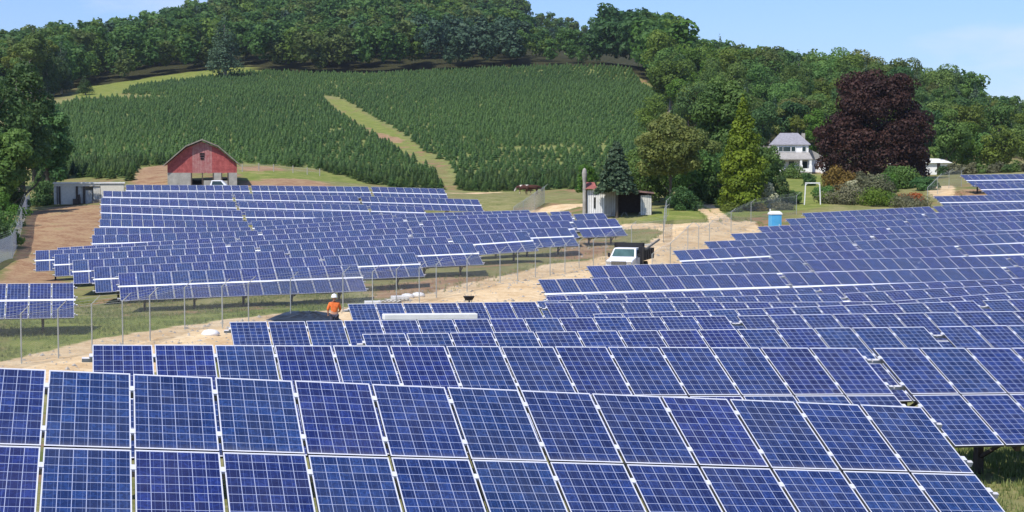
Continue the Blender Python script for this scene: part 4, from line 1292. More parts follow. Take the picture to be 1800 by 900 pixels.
# white house
ph = gcol(1389, 290)
house = empty('farmhouse', (ph.x, ph.y, ph.z - .2), R(-7), 'white two-storey farmhouse with grey hipped roof and deep front porch', 'house')
house.scale = (1.17, 1.1, 1.0)
b = MB(); b.box((0, 3.7, 2.65), (5.6, 7.0, 5.3)); b.obj('wall', M['white'], house)
b = MB()
e = 5.3
b.add([(-3.1, -.1, e), (3.1, -.1, e), (3.1, 7.5, e), (-3.1, 7.5, e), (-1.5, 3.3, e + 2.15), (1.3, 3.3, e + 2.15), (-3.1, -.1, e - .14), (3.1, -.1, e - .14), (3.1, 7.5, e - .14), (-3.1, 7.5, e - .14)],
      [(0, 1, 5, 4), (1, 2, 5), (2, 3, 4, 5), (3, 0, 4), (6, 7, 1, 0), (7, 8, 2, 1), (8, 9, 3, 2), (9, 6, 0, 3), (9, 8, 7, 6)])
b.obj('roof', M['shingle'], house)
b = MB(); b.box((2.2, 4.4, 6.6), (.55, .55, 1.6)); b.obj('chimney', M['stone'], house)
for (xx, w_) in ((-1.5, .62), (-.55, 1.15), (.45, .62), (2.1, .55)):
    f = MB(); f.box((xx, .17, 4.45), (w_ + .16, .1, .98)); fo = f.obj('window', M['white'], house)
    g = MB(); g.box((xx, .105, 4.45), (w_ - .04, .04, .78)); g.obj('pane', M['glass'], fo)
b = MB()
b.add([(-3.7, -2.2, 2.65), (3.3, -2.2, 2.65), (2.9, .195, 3.85), (-3.0, .195, 3.85), (-3.7, -2.2, 2.5), (3.3, -2.2, 2.5), (3.3, .195, 2.5), (-3.7, .195, 2.5)],
      [(0, 1, 2, 3), (4, 5, 1, 0), (5, 6, 2, 1), (7, 4, 0, 3), (7, 6, 5, 4), (6, 7, 3, 2)])
b.obj('porch_roof', M['porchroof'], house)
for xx in (-3.4, -2.1, 1.55, 3.0):
    b = MB(); b.box((xx, -1.95, .9), (.5, .4, 1.3)); b.box((xx, -1.95, 2.0), (.34, .3, 1.0)); b.obj('porch_column', M['white'], house)
b = MB(); b.box((-.2, -1.9, .55), (6.4, .12, .75)); b.obj('porch_railing', M['white'], house)
b = MB(); b.box((-.2, -.9, .1), (6.8, 2.3, .5)); b.obj('porch_floor', M['stone'], house)
for xx in (-1.5, 0.2, 2.2):
    f = MB(); f.box((xx, .16, 1.55), (1.0, .1, 1.5)); fo = f.obj('window', M['white'], house)
    g = MB(); g.box((xx, .1, 1.55), (.82, .04, 1.3)); g.obj('pane', M['glass'], fo)
b = MB(); b.box((4.2, 4.5, 1.3), (2.8, 4, 2.6)); b.obj('side_wing', M['white'], house)
b = MB(); b.prism([(2.82, 2.62), (5.9, 2.62), (5.9, 2.75), (2.82, 4.6)], 2.2, 6.8); b.obj('wing_roof', M['porchroof'], house)
b = MB(); b.box((-3.8, 4.4, 2.3), (2.0, 4.4, 4.6)); b.obj('left_bay', M['white'], house)
b = MB(); b.prism([(-5.0, 4.62), (-2.82, 4.62), (-2.82, 5.05), (-5.0, 4.75)], 1.9, 6.9); b.obj('bay_roof', M['porchroof'], house)
b = MB(); b.box((5.6, -1.0, .75), (1.2, .12, 1.5)); b.box((4.8, -1.0, 1.2), (.15, .15, 2.4)); b.box((6.3, -1.0, 1.2), (.15, .15, 2.4)); b.obj('garden_gate', M['white'], house)

# garage
pg = gcol(1643, 270)
gar = empty('garage', (pg.x, pg.y, pg.z - .1), R(-12), 'low white garage with pale roof and one dark doorway', 'garage')
for (a, b_) in ((-1.5, .35), (.9, 2.6)):
    wall_seg(gar, 'wall', a, b_, 0, 2.1, 0, .15, 'white')
b = MB(); b.box((2.52, 2.6, 1.05), (.15, 5, 2.1)); b.box((-2.9, 2.6, 1.05), (.15, 5, 2.1)); b.box((-.2, 5.1, 1.05), (5.3, .15, 2.1)); b.obj('side_wall', M['white'], gar)
b = MB(); b.add([(-3.3, -.5, 2.1), (2.9, -.5, 2.1), (2.9, 5.6, 2.1), (-3.3, 5.6, 2.1), (-1.4, 2.5, 2.85), (1.2, 2.5, 2.85)], [(0, 1, 5, 4), (1, 2, 5), (2, 3, 4, 5), (3, 0, 4), (3, 2, 1, 0)]); b.obj('roof', M['white'], gar)
b = MB(); b.box((.62, .1, 1.0), (.5, .08, 2.0)); b.obj('door', M['steel'], gar)
b = MB(); b.box((3.2, .6, .45), (.9, .6, .35)); b.obj('step', M['white'], gar)
pp_ = gcol(1586, 262)
per = empty('pergola', (pp_.x, pp_.y, pp_.z), 0, 'white post-and-beam pergola in the shade of the beech', 'pergola')
for xx in (-2.1, -.6, 2.0):
    b = MB(); b.box((xx, 0, 1.05), (.22, .22, 2.1)); b.obj('post', M['white'], per)
b = MB(); b.box((0, 0, 2.18), (4.6, .22, .16)); b.obj('beam', M['white'], per)
pp_ = gcol(1615, 255)
bh = empty('birdhouse_pole', (pp_.x, pp_.y, pp_.z), 0, 'tall thin white pole with a small white birdhouse on top', 'birdhouse')
b = MB(); b.tube([(0, 0, 0), (0, 0, 4.3)], .09, 8); b.obj('pole', M['white'], bh)
b = MB(); b.prism([(-.28, 4.3), (.28, 4.3), (.28, 4.8), (0, 5.1), (-.28, 4.8)], -.25, .25); b.obj('house_box', M['white'], bh)

# garden arch
pa = gcol(1428, 181)
ar = empty('garden_arch', pa, 0, 'white square pipe arch standing alone on the lawn', 'garden arch')
for s_ in (-1, 1):
    b = MB(); b.beam((s_ * .92, 0, -.05), (s_ * .80, 0, 2.42), .11, .11); b.obj('post', M['white'], ar)
b = MB(); b.beam((-.86, 0, 2.45), (.86, 0, 2.45), .11, .13); b.beam((-.8, 0, 2.2), (-.55, 0, 2.45), .06, .06); b.beam((.8, 0, 2.2), (.55, 0, 2.45), .06, .06); b.obj('crossbar', M['white'], ar)

# grey shed with open bay
pgs = gcol(1088, 166)
gs = empty('machine_shed', (pgs.x, pgs.y, pgs.z - .1), R(-4), 'grey board machine shed with one wide black open bay', 'shed')
def boards(x0, x1, z0, z1, y, mt, w_=.22):
    k = int((x1 - x0) / w_)
    for i in range(k):
        a = x0 + (x1 - x0) * i / k
        b = MB(); yy = y + random.uniform(-.012, .012)
        b.box((a + w_ / 2, yy, (z0 + z1) / 2 + random.uniform(-.03, .03)), (w_ - .015, .04, z1 - z0)); b.obj('board', M[mt], gs)
boards(-3.35, -1.5, 0, 2.85, 0, 'white')
boards(-1.5, -.35, 0, 2.7, 0, 'block')
boards(2.25, 3.4, 0, 2.3, 0, 'offwhite')
b = MB(); b.box((-2.55, -.06, 1.5), (.16, .05, 1.15)); b.obj('slot_window', M['darkin'], gs)
b = MB(); b.box((-3.4, 1.8, 1.4), (.08, 3.6, 2.8)); b.box((3.4, 1.8, 1.2), (.08, 3.6, 2.4)); b.box((0, 3.6, 1.3), (6.9, .08, 2.6)); b.obj('side_wall', M['steel'], gs)
b = MB(); b.prism([(-3.6, 2.95), (-.2, 2.85), (3.7, 2.45), (3.7, 2.55), (-.2, 2.97), (-3.6, 3.07)], -.35, 3.9); b.obj('roof', M['tin'], gs)
b = MB(); b.box((.95, -.02, 2.62), (2.7, .1, .16)); b.obj('lintel', M['wood'], gs)
b = MB(); b.add([(-3.75, -.45, 2.95), (-2.3, -.45, 2.95), (-2.6, .8, 3.65), (-3.5, .8, 3.65), (-3.75, 2.1, 2.95), (-2.3, 2.1, 2.95)], [(0, 1, 2, 3), (3, 2, 5, 4), (0, 3, 4), (1, 5, 2), (4, 5, 1, 0)]); b.obj('red_roof_end', M['redtile'], gs)
b = MB(); b.lathe([(.2, -.1), (.19, 2.8), (.18, 3.6), (.25, 4.3), (.27, 4.6), (.2, 4.95), (.06, 5.15)], (-3.62, -.25, 0), 12); b.obj('flue_pillar', M['stone'], gs)
for (xx, a) in ((.2, .5), (1.0, -.6), (2.0, .3), (-.9, .4)):
    b = MB(); b.beam((xx, -.6, 0.02), (xx + a * .6, -.5, .55), .09, .05); b.obj('leaning_board', M['wood'], gs)

# ------------------------------------------------------------------ mesh fences with angled arms
M['zinc'] = mat('galvanised mesh with painted sunlight', (0.80, 0.82, 0.82), 0.5)  # galvanised wire whitened to paint in its sunlit look at glancing angles
def fence(name, posts, label, cat='fence', h=2.0, arm=(0.42, -0.15), sp=.085, w=.0042, mt='galv'):
    pts = [gcol(px, Y) for px, Y in posts]
    root = empty(name, pts[0], 0, label, cat)
    o = pts[0]
    pm = MB(); pm.tube([(0, 0, -.25), (0, 0, h + .05)], .03, 8); pm.tube([(0, 0, h + .02), (arm[0], arm[1], h + .42)], [.022, .014], 6)
    pm = pm.mesh('post', M['galv'])
    for p in pts:
        link('post', pm, root, Matrix.Translation(p - o))
    for a, b_ in zip(pts[:-1], pts[1:]):
        d = b_ - a
        Ln = math.hypot(d.x, d.y)
        wm = MB()
        k = int(Ln / sp)
        ex = d / Ln
        for dirn in (1, -1):
            for i in range(-int(h / sp), k + int(h / sp)):
                s0 = i * sp; s1 = s0 + h * dirn
                z0, z1 = 0.03, h
                lo, hi = 0, Ln
                if dirn == 1:
                    if s0 < 0: z0 += -s0; s0 = 0
                    if s1 > Ln: z1 -= s1 - Ln; s1 = Ln
                else:
                    if s0 > Ln: z0 += s0 - Ln; s0 = Ln
                    if s1 < 0: z1 -= -s1; s1 = 0
                if z1 - z0 < .1 or s0 > Ln + .001 or s0 < -.001:
                    continue
                p0 = (a - o) + ex * s0 + Vector((0, 0, z0)); p1 = (a - o) + ex * s1 + Vector((0, 0, z1))
                px_ = Vector((-(p1 - p0).z, 0, Ln and 0))
                nrm = Vector((-ex.y, ex.x, 0)); t_ = (p1 - p0).normalized(); sd_ = t_.cross(nrm) * w
                wm.add([p0 - sd_, p0 + sd_, p1 + sd_, p1 - sd_], [(0, 1, 2, 3)])
        oo = wm.obj('chain_mesh', M[mt], root); oo['kind'] = 'stuff'
    br = MB()
    for (fx_, fz_) in ((1.0, .40), (.55, .24), (.1, .08)):
        br.tube([(p - o) + Vector((arm[0] * fx_, arm[1] * fx_, h + fz_)) for p in pts], .006, 3)
    br.tube([(p - o) + Vector((0, 0, h)) for p in pts], .008, 3)
    br.obj('barbed_wire', M['galv'], root)
    return root
fence('chain_link_fence', [(-210, 52)] + [(a, c) for a, b_, c in FB] + [(1110, 130), (1166, 141)], 'long chain link fence with slanted arms in front of the barn array')
fence('chain_link_fence', [(1166, 141), (1168, 149), (1171, 158)], 'end-on run of chain link fence behind the dump truck', mt='zinc', w=.007)
fence('chain_link_fence', [(1146, 110), (1178, 121), (1209, 129), (1228, 134), (1247, 139), (1285, 149), (1320, 161), (1400, 171)], 'chain link fence along the road end of the house array')
fence('chain_link_fence', [(-80, 118), (-20, 126), (22, 132), (31, 144), (38, 156), (46, 170), (52, 186)], 'slanting chain link fence at the far left beside brown soil', arm=(-.2, .1), h=1.95, w=.014, mt='zinc')
fence('chain_link_fence', [(903, 176), (920, 184), (940, 190), (957, 197)], 'short chain link fence run behind the barn array, below the cows', sp=.07, w=.008, mt='zinc')
fence('chain_link_fence', [(1630, 182), (1648, 190), (1668, 197), (1690, 200)], 'chain link fence piece between rust bush and topmost solar tables', sp=.1)
pts = [gcol(a, b_) for a, b_ in ((426, 232), (455, 236), (481, 238), (515, 240), (540, 241), (562, 242))]
wf = empty('wire_fence', pts[0], 0, 'low wooden post fence along the fir edge right of the barn', 'fence')
for p in pts:
    b = MB(); b.box((0, 0, .5), (.13, .13, 1.2)); b.obj('post', M['stone'], wf, loc=p - pts[0])
b = MB()
for zz in (.5, .9):
    b.tube([(p - pts[0]) + Vector((0, 0, zz)) for p in pts], .012, 3)
b.obj('wire', M['galv'], wf)

# ------------------------------------------------------------------ dump truck
def wheel(root, x, y, r=.40, w=.26, mt='rubber'):
    we = empty('wheel', (x, y, r)); we.parent = root
    b = MB()
    prof = [(.55 * r, -w / 2), (.95 * r, -w / 2), (r, -w / 2 + .04), (r, w / 2 - .04), (.95 * r, w / 2), (.55 * r, w / 2)]
    k = 18
    o = 0
    for (rr, xx) in prof:
        for j in range(k):
            a = 2 * math.pi * j / k
            b.v.append((xx, rr * math.cos(a), rr * math.sin(a)))
    for i in range(len(prof) - 1):
        for j in range(k):
            p, q = i * k + j, i * k + (j + 1) % k
            b.f.append((p, q, q + k, p + k)); b.m.append(0)
    b.obj('tyre', M['rubber'], we)
    rm = MB(); rm.tube([(-w / 2 + .03, 0, 0), (w / 2 - .03, 0, 0)], .56 * r, 14); rm.obj('rim', M['galv'], we)
pt = gcol(1103, 118)
tr = empty('dump_truck', pt, R(-17), 'white dump truck with raised-sided black bed facing the camera on the sand road', 'truck')
# truck nose points to -Y (toward the camera)
b = MB()
Wt = 1.96
body = [(-2.9, .55), (-2.85, 1.0), (-2.65, 1.12), (-1.55, 1.28), (-.95, 1.85), (-.75, 1.93), (.35, 1.93), (.48, 1.85), (.5, .55)]
def prism_x(mb, prof, x0, x1, mi=0, inset=None):
    k = len(prof)
    vs = [Vector((x0, y, z)) for y, z in prof] + [Vector((x1, y, z)) for y, z in prof]
    mb.add(vs, [tuple(range(k)), tuple(range(2 * k - 1, k - 1, -1))] + [(i, i + k, (i + 1) % k + k, (i + 1) % k) for i in range(k)], mi)
prism_x(b, body, -Wt / 2, Wt / 2)
# tumblehome of the cabin
for i, p in enumerate(b.v):
    if p[2] > 1.5:
        b.v[i] = (p[0] * .86, p[1], p[2])
b.obj('cab', M['carpaint'], tr, bevel=.05)
b = MB(); b.add([(-.84, -1.50, 1.33), (.84, -1.50, 1.33), (.73, -.99, 1.84), (-.73, -.99, 1.84)], [(0, 1, 2, 3)])
for i in range(4): b.v[i] = (b.v[i][0], b.v[i][1] - .03, b.v[i][2] + .02)
b.obj('windscreen', M['screen'], tr)
for s_ in (-1, 1):
    b = MB(); x_ = s_ * (Wt / 2 * .945)
    b.add([(x_ + s_ * .045, -1.2, 1.33), (x_ + s_ * .045, .2, 1.33), (x_ - s_ * .05, .15, 1.78), (x_ - s_ * .05, -.82, 1.78)], [(0, 1, 2, 3)]); b.obj('side_window', M['glass'], tr)
    b = MB(); b.box((s_ * (Wt / 2 + .16), -1.2, 1.42), (.18, .08, .3)); b.box((s_ * (Wt / 2 + .03), -1.18, 1.42), (.2, .03, .03)); b.obj('mirror', M['black'], tr)
    b = MB(); b.box((s_ * .78, -2.88, .95), (.32, .08, .2)); b.obj('headlight', M['chrome'], tr)
    b = MB(); b.box((s_ * (Wt / 2 + .005), -.35, .95), (.02, 1.3, .62)); b.obj('door', M['carpaint'], tr)
b = MB(); b.box((0, -2.9, .93), (1.14, .06, .26)); b.obj('grille', M['darkin'], tr)
b = MB()
for k in range(4): b.box((0, -2.935, .84 + k * .06), (1.12, .02, .02))
b.obj('grille_bar', M['chrome'], tr)
b = MB(); b.box((0, -3.0, .58), (1.98, .18, .24)); b.obj('bumper', M['black'], tr, bevel=.02)
b = MB(); b.box((0, .5, .5), (.9, 6.3, .2)); b.obj('chassis', M['black'], tr)
for (x_, y_) in ((-.85, -2.0), (.85, -2.0), (-.85, 2.4), (.85, 2.4)):
    wheel(tr, x_, y_)
bed = MB()
bed.box((0, 2.4, .98), (2.25, 3.5, .12))
bed.box((0, .68, 1.5), (2.25, .08, 1.0)); bed.box((-1.1, 2.4, 1.35), (.07, 3.5, .75)); bed.box((1.1, 2.4, 1.35), (.07, 3.5, .75)); bed.box((0, 4.15, 1.35), (2.25, .07, .75))
bo = bed.obj('dump_bed', M['black'], tr)
for k in range(5):
    for s_ in (-1, 1):
        b = MB(); b.box((s_ * 1.16, .9 + k * .75, 1.35), (.06, .08, .78)); b.obj('stake', M['black'], bo)
b = MB(); b.box((0, .62, 2.12), (2.3, .1, .28)); b.box((-1.08, .62, 1.6), (.12, .1, 1.3)); b.box((1.08, .62, 1.6), (.12, .1, 1.3)); b.obj('headboard', M['black'], tr)
b = MB(); b.box((1.02, .1, 1.25), (.28, .5, 1.5)); b.obj('side_box', M['black'], tr)
b = MB(); b.beam((1.15, .8, 1.75), (1.5, 4.3, 2.35), .12, .14); b.obj('rail_board', M['wood'], tr)
b = MB(); b.beam((-1.1, 2.0, 1.85), (1.2, 3.8, 2.0), .3, .1); b.obj('load_board', M['cream'], tr)

# white pickup by the barn
pt = gcol(381, 199)
pk = empty('pickup_truck', pt, R(96), 'white pickup parked before the barn door, mostly hidden by solar tables', 'truck')
b = MB(); prism_x(b, [(-2.6, .5), (-2.55, .95), (-1.3, 1.1), (-.7, 1.72), (.55, 1.72), (.75, 1.1), (2.6, 1.1), (2.6, .5)], -.92, .92)
for i, p in enumerate(b.v):
    if p[2] > 1.5: b.v[i] = (p[0] * .86, p[1], p[2])
b.obj('body', M['carpaint'], pk, bevel=.04)
for s_ in (-1, 1):
    b = MB(); b.add([(s_ * .93, -.95, 1.15), (s_ * .93, .55, 1.15), (s_ * .83, .45, 1.62), (s_ * .83, -.6, 1.62)], [(0, 1, 2, 3)]); b.obj('side_window', M['glass'], pk)
for (x_, y_) in ((-.8, -1.7), (.8, -1.7), (-.8, 1.6), (.8, 1.6)):
    wheel(pk, x_, y_, .36, .22)

# ------------------------------------------------------------------ portable toilet
pt = gcol(1362, 152)
to = empty('portable_toilet', pt, R(10), 'bright blue portable toilet with white roof beside the road', 'portable toilet')
to.scale = (.92, .92, .95)
b = MB(); b.box((0, 0, 1.08), (1.08, 1.08, 2.0)); b.obj('cabin', M['blue'], to, bevel=.03)
b = MB(); b.box((0, -.56, 1.05), (.66, .05, 1.8)); d_ = b.obj('door', M['blue'], to, bevel=.015)
b = MB(); b.box((.26, -.61, 1.05), (.06, .05, .14)); b.obj('handle', M['white'], d_)
b = MB(); b.add([(-.6, -.6, 2.08), (.6, -.6, 2.08), (.6, .6, 2.08), (-.6, .6, 2.08), (-.6, -.6, 2.2), (.6, -.6, 2.2), (.6, .6, 2.2), (-.6, .6, 2.2), (-.38, -.38, 2.42), (.38, -.38, 2.42), (.38, .38, 2.42), (-.38, .38, 2.42)],
             [(3, 2, 1, 0), (0, 1, 5, 4), (1, 2, 6, 5), (2, 3, 7, 6), (3, 0, 4, 7), (4, 5, 9, 8), (5, 6, 10, 9), (6, 7, 11, 10), (7, 4, 8, 11), (8, 9, 10, 11)]); b.obj('roof', M['white'], to)
b = MB(); b.box((0, 0, .06), (1.15, 1.15, .12)); b.obj('skid', M['black'], to)
b = MB(); b.tube([(-.4, .4, 2.3), (-.4, .4, 2.65)], .05, 8); b.obj('vent_pipe', M['white'], to)

# ------------------------------------------------------------------ people and animals
def skin(name, nodes, edges, mt, parent, root=0, sub=2, loc=(0, 0, 0)):
    me = bpy.data.meshes.new(name)
    me.from_pydata([n_[0] for n_ in nodes], edges, [])
    me.materials.append(M[mt])
    o = bpy.data.objects.new(name, me); COL.objects.link(o)
    sk = o.modifiers.new('skin', 'SKIN'); sk.use_smooth_shade = True
    sv = me.skin_vertices[0].data
    for i, n_ in enumerate(nodes):
        r_ = n_[1]
        sv[i].radius = r_ if isinstance(r_, tuple) else (r_, r_)
        sv[i].use_root = (i == root)
    ss_ = o.modifiers.new('sub', 'SUBSURF'); ss_.levels = sub; ss_.render_levels = sub
    o.parent = parent; o.location = loc
    return o
pw = gcol(588, 75)
# the feet stand on the sand behind the tables
wk = empty('person', pw, R(12), 'worker in orange shirt and white hard hat standing with back turned', 'person')
wk.scale = (1.07, 1.07, 1.05)
bn = [((0, 0, .98), (.14, .11)), ((0, .01, 1.15), (.13, .10)), ((0, .02, 1.36), (.17, .11)), ((0, .01, 1.47), (.09, .08)), ((0, .0, 1.54), (.055, .055)), ((0, -.01, 1.62), (.075, .09)), ((0, -.01, 1.70), (.07, .085)), ((0, -.01, 1.76), (.04, .05)),
      ((.19, .02, 1.41), .062), ((.27, .04, 1.18), .048), ((.25, .20, 1.03), .036), ((.20, .30, 1.02), .028), ((-.19, .02, 1.41), .062), ((-.28, .02, 1.17), .048), ((-.27, .12, .95), .036), ((-.25, .19, .88), .028),
      ((.10, .0, .90), .105), ((.12, .02, .50), .068), ((.13, -.02, .10), .045), ((.14, .12, .04), .04), ((-.10, .0, .90), .105), ((-.13, .01, .50), .068), ((-.15, -.02, .10), .045), ((-.17, .12, .04), .04)]
be = [(0, 1), (1, 2), (2, 3), (3, 4), (4, 5), (5, 6), (6, 7), (2, 8), (8, 9), (9, 10), (10, 11), (2, 12), (12, 13), (13, 14), (14, 15), (0, 16), (16, 17), (17, 18), (18, 19), (0, 20), (20, 21), (21, 22), (22, 23)]
skin('body', bn, be, 'skin', wk)
for (hp, s_) in (((.20, .30, 1.02), 1), ((-.25, .19, .88), -1)):
    h0 = Vector(hp)
    nd = [(tuple(h0), (.03, .018)), (tuple(h0 + Vector((-s_ * .01, .05, -.02))), (.036, .017))]
    ed = [(0, 1)]
    for k in range(4):
        bx_ = Vector((s_ * (.026 - .018 * k), .085, -.025)); ln_ = (.07, .08, .075, .058)[k]
        nd += [(tuple(h0 + bx_), .0095), (tuple(h0 + bx_ + Vector((0, ln_ * .5, -.012))), .0085), (tuple(h0 + bx_ + Vector((0, ln_ * .8, -.045))), .0075)]
        q = len(nd); ed += [(1, q - 3), (q - 3, q - 2), (q - 2, q - 1)]
    nd += [(tuple(h0 + Vector((-s_ * .038, .03, -.01))), .011), (tuple(h0 + Vector((-s_ * .055, .065, -.03))), .009)]
    q = len(nd); ed += [(0, q - 2), (q - 2, q - 1)]
    skin('hand', nd, ed, 'skin', wk, sub=1)
sn = [((0, 0, .93), (.165, .125)), ((0, .01, 1.15), (.165, .12)), ((0, .02, 1.36), (.195, .13)), ((0, .01, 1.46), (.11, .09)), ((.19, .02, 1.41), .085), ((.265, .04, 1.20), .07), ((.262, .12, 1.10), .06), ((-.19, .02, 1.41), .085), ((-.275, .02, 1.19), .07), ((-.275, .07, 1.08), .06)]
skin('shirt', sn, [(0, 1), (1, 2), (2, 3), (2, 4), (4, 5), (5, 6), (2, 7), (7, 8), (8, 9)], 'orange', wk)
tn = [((0, 0, .95), (.155, .12)), ((.10, .0, .86), .115), ((.12, .02, .50), .085), ((.13, -.02, .12), .07), ((-.10, .0, .86), .115), ((-.13, .01, .50), .085), ((-.15, -.02, .12), .07)]
skin('trousers', tn, [(0, 1), (1, 2), (2, 3), (0, 4), (4, 5), (5, 6)], 'jean', wk)
b = MB(); b.lathe([(.155, 0), (.16, .01), (.128, .02), (.126, .07), (.105, .12), (.06, .15), (.01, .16)], (0, -.01, 1.70), 18, sy=1.12); b.box((0, -.01, 1.865), (.03, .2, .02)); b.obj('hard_hat', M['hat'], wk, smooth=True)
b = MB(); b.box((-.02, .085, 1.635), (.03, .03, .04)); b.box((-.032, .07, 1.66), (.022, .02, .012)); b.box((.032, .07, 1.66), (.022, .02, .012)); b.box((0, .075, 1.59), (.045, .02, .01)); b.box((.085, -.01, 1.64), (.02, .035, .05)); b.box((-.085, -.01, 1.64), (.02, .035, .05)); b.obj('face', M['skin'], wk)
for s_ in (-1, 1):
    b = MB(); b.box((s_ * .145, .05, .05), (.11, .28, .10)); b.obj('boot', M['black'], wk, bevel=.02)

def cow(px, Y, rz, mt, label):
    p = gcol(px, Y)
    c = empty('cow', p, rz, label, 'cow')
    # trunk along x, head toward +x, lowered to graze
    nd = [((-.75, 0, 1.12), (.25, .27)), ((-.25, 0, 1.05), (.30, .36)), ((.3, 0, 1.08), (.28, .36)), ((.72, 0, 1.16), (.20, .26)), ((1.02, 0, 1.12), (.14, .18)), ((1.28, 0, .86), (.12, .14)), ((1.42, 0, .60), (.085, .10)), ((1.50, 0, .42), (.07, .07)),
          ((-.88, .17, .95), .15), ((-.80, .18, .68), .09), ((-.96, .18, .46), .055), ((-.90, .18, .05), .05), ((-.88, -.17, .95), .15), ((-.74, -.18, .68), .09), ((-.90, -.18, .46), .055), ((-.84, -.18, .05), .05),
          ((.62, .18, .85), .12), ((.64, .18, .48), .062), ((.62, .18, .05), .05), ((.62, -.18, .85), .12), ((.74, -.18, .48), .062), ((.70, -.18, .05), .05), ((-1.02, 0, 1.2), .06), ((-1.12, 0, .8), .025), ((-1.12, 0, .5), .045)]
    ed = [(0, 1), (1, 2), (2, 3), (3, 4), (4, 5), (5, 6), (6, 7), (0, 8), (8, 9), (9, 10), (10, 11), (0, 12), (12, 13), (13, 14), (14, 15), (2, 16), (16, 17), (17, 18), (2, 19), (19, 20), (20, 21), (0, 22), (22, 23), (23, 24)]
    skin('body', nd, ed, mt, c, root=1, sub=1)
    for s_ in (-1, 1):
        b = MB(); b.lathe([(.02, -.08), (.06, 0), (.02, .08)], (1.24, s_ * .2, .92), 6); b.obj('ear', M[mt], c)
    return c
cm = M['cowpatch'] = mat('brown and white hide', (0.62, 0.58, 0.5), 0.8)
tt = cm.node_tree; nz_ = tt.nodes.new('ShaderNodeTexNoise'); nz_.inputs['Scale'].default_value = 1.5; nz_.inputs['Detail'].default_value = 1
cc_ = tt.nodes.new('ShaderNodeTexCoord'); rr_ = tt.nodes.new('ShaderNodeValToRGB'); rr_.color_ramp.elements[0].position = .47; rr_.color_ramp.elements[0].color = (.07, .025, .018, 1); rr_.color_ramp.elements[1].position = .50; rr_.color_ramp.elements[1].color = (.62, .58, .5, 1)
tt.links.new(cc_.outputs['Object'], nz_.inputs[0]); tt.links.new(nz_.outputs[0], rr_.inputs[0]); tt.links.new(rr_.outputs[0], tt.nodes['Principled BSDF'].inputs['Base Color'])
cow(922, 229, R(170), 'cowpatch', 'brown and white cow grazing at the foot of the fir field')
cow(936, 227, R(15), 'cowbrown', 'red brown cow grazing just right of the brown and white one')

# ------------------------------------------------------------------ site clutter
pt = gcol(824, 90.5)
wb = empty('wheelbarrow', pt, R(5), 'black wheelbarrow standing on the bare sand', 'wheelbarrow'); wb.scale = (.85, .85, .75)
b = MB(); b.add([(-.38, -.3, .62), (.38, -.3, .62), (.38, .35, .62), (-.38, .35, .62), (-.22, -.15, .30), (.22, -.15, .30), (.22, .2, .30), (-.22, .2, .30)], [(4, 5, 6, 7), (0, 1, 5, 4), (1, 2, 6, 5), (2, 3, 7, 6), (3, 0, 4, 7)]); b.obj('tray', M['black'], wb)
for s_ in (-1, 1):
    b = MB(); b.beam((s_ * .22, .9, .72), (s_ * .14, -.5, .22), .04, .04); b.beam((s_ * .2, .4, .5), (s_ * .24, .45, 0), .04, .04); b.obj('handle', M['wood'], wb)
b = MB(); b.tube([(-.05, -.5, .2), (.05, -.5, .2)], .2, 14); b.obj('wheel', M['rubber'], wb)

def blob_mesh(pts_px, Y_, hgt, seed):
    """low heap with folds; outline on the ground through (px, Y) points"""
    rng = np.random.default_rng(seed)
    P_ = [gcol(a, y_) for a, y_ in pts_px]
    c = sum(P_, Vector()) / len(P_)
    b = MB()
    rings = 6; k = len(P_) * 4
    def rim(t):
        i = int(t * len(P_)) % len(P_); f_ = t * len(P_) - int(t * len(P_))
        return P_[i].lerp(P_[(i + 1) % len(P_)], f_)
    vs = []
    for r_ in range(rings):
        q = 1 - r_ / rings
        for j in range(k):
            p = c.lerp(rim(j / k), q)
            hh_ = hgt * (1 - q ** 2) * (1 + rng.uniform(-.25, .25)) if r_ else -.05
            vs.append((p.x - c.x + rng.uniform(-.05, .05), p.y - c.y, g1(p.x, p.y) - c.z + hh_))
    vs.append((0, 0, hgt))
    fs = []
    for r_ in range(rings - 1):
        for j in range(k):
            fs.append((r_ * k + j, r_ * k + (j + 1) % k, (r_ + 1) * k + (j + 1) % k, (r_ + 1) * k + j))
    for j in range(k):
        fs.append(((rings - 1) * k + j, (rings - 1) * k + (j + 1) % k, rings * k))
    b.add(vs, fs)
    return b, c
b, c = blob_mesh([(466, 81.5), (520, 77.8), (590, 77), (612, 80), (590, 84), (540, 85), (492, 85)], 80, .30, 3)
tag(b.obj('plastic_sheet', M['tarp'], None, loc=c), 'crumpled black plastic sheeting on the ground left of the worker', 'plastic sheeting')
b, c = blob_mesh([(1664, 171.5), (1730, 171), (1736, 174), (1715, 177), (1680, 178), (1660, 175)], 174, 1.2, 4)
tag(b.obj('dirt_pile', M['dirt'], None, loc=c), 'heap of loose orange soil at the end of a solar row', 'dirt pile')
p = gcol(1689, 170)
b = MB(); b.box((0, 0, .9), (.16, .12, 2.2)); b.box((0, 0, 2.0), (.2, .16, .04)); tag(b.obj('steel_pile', M['steel'], None, loc=p), 'rusty steel pile driven upright beside the orange soil heap', 'steel post')
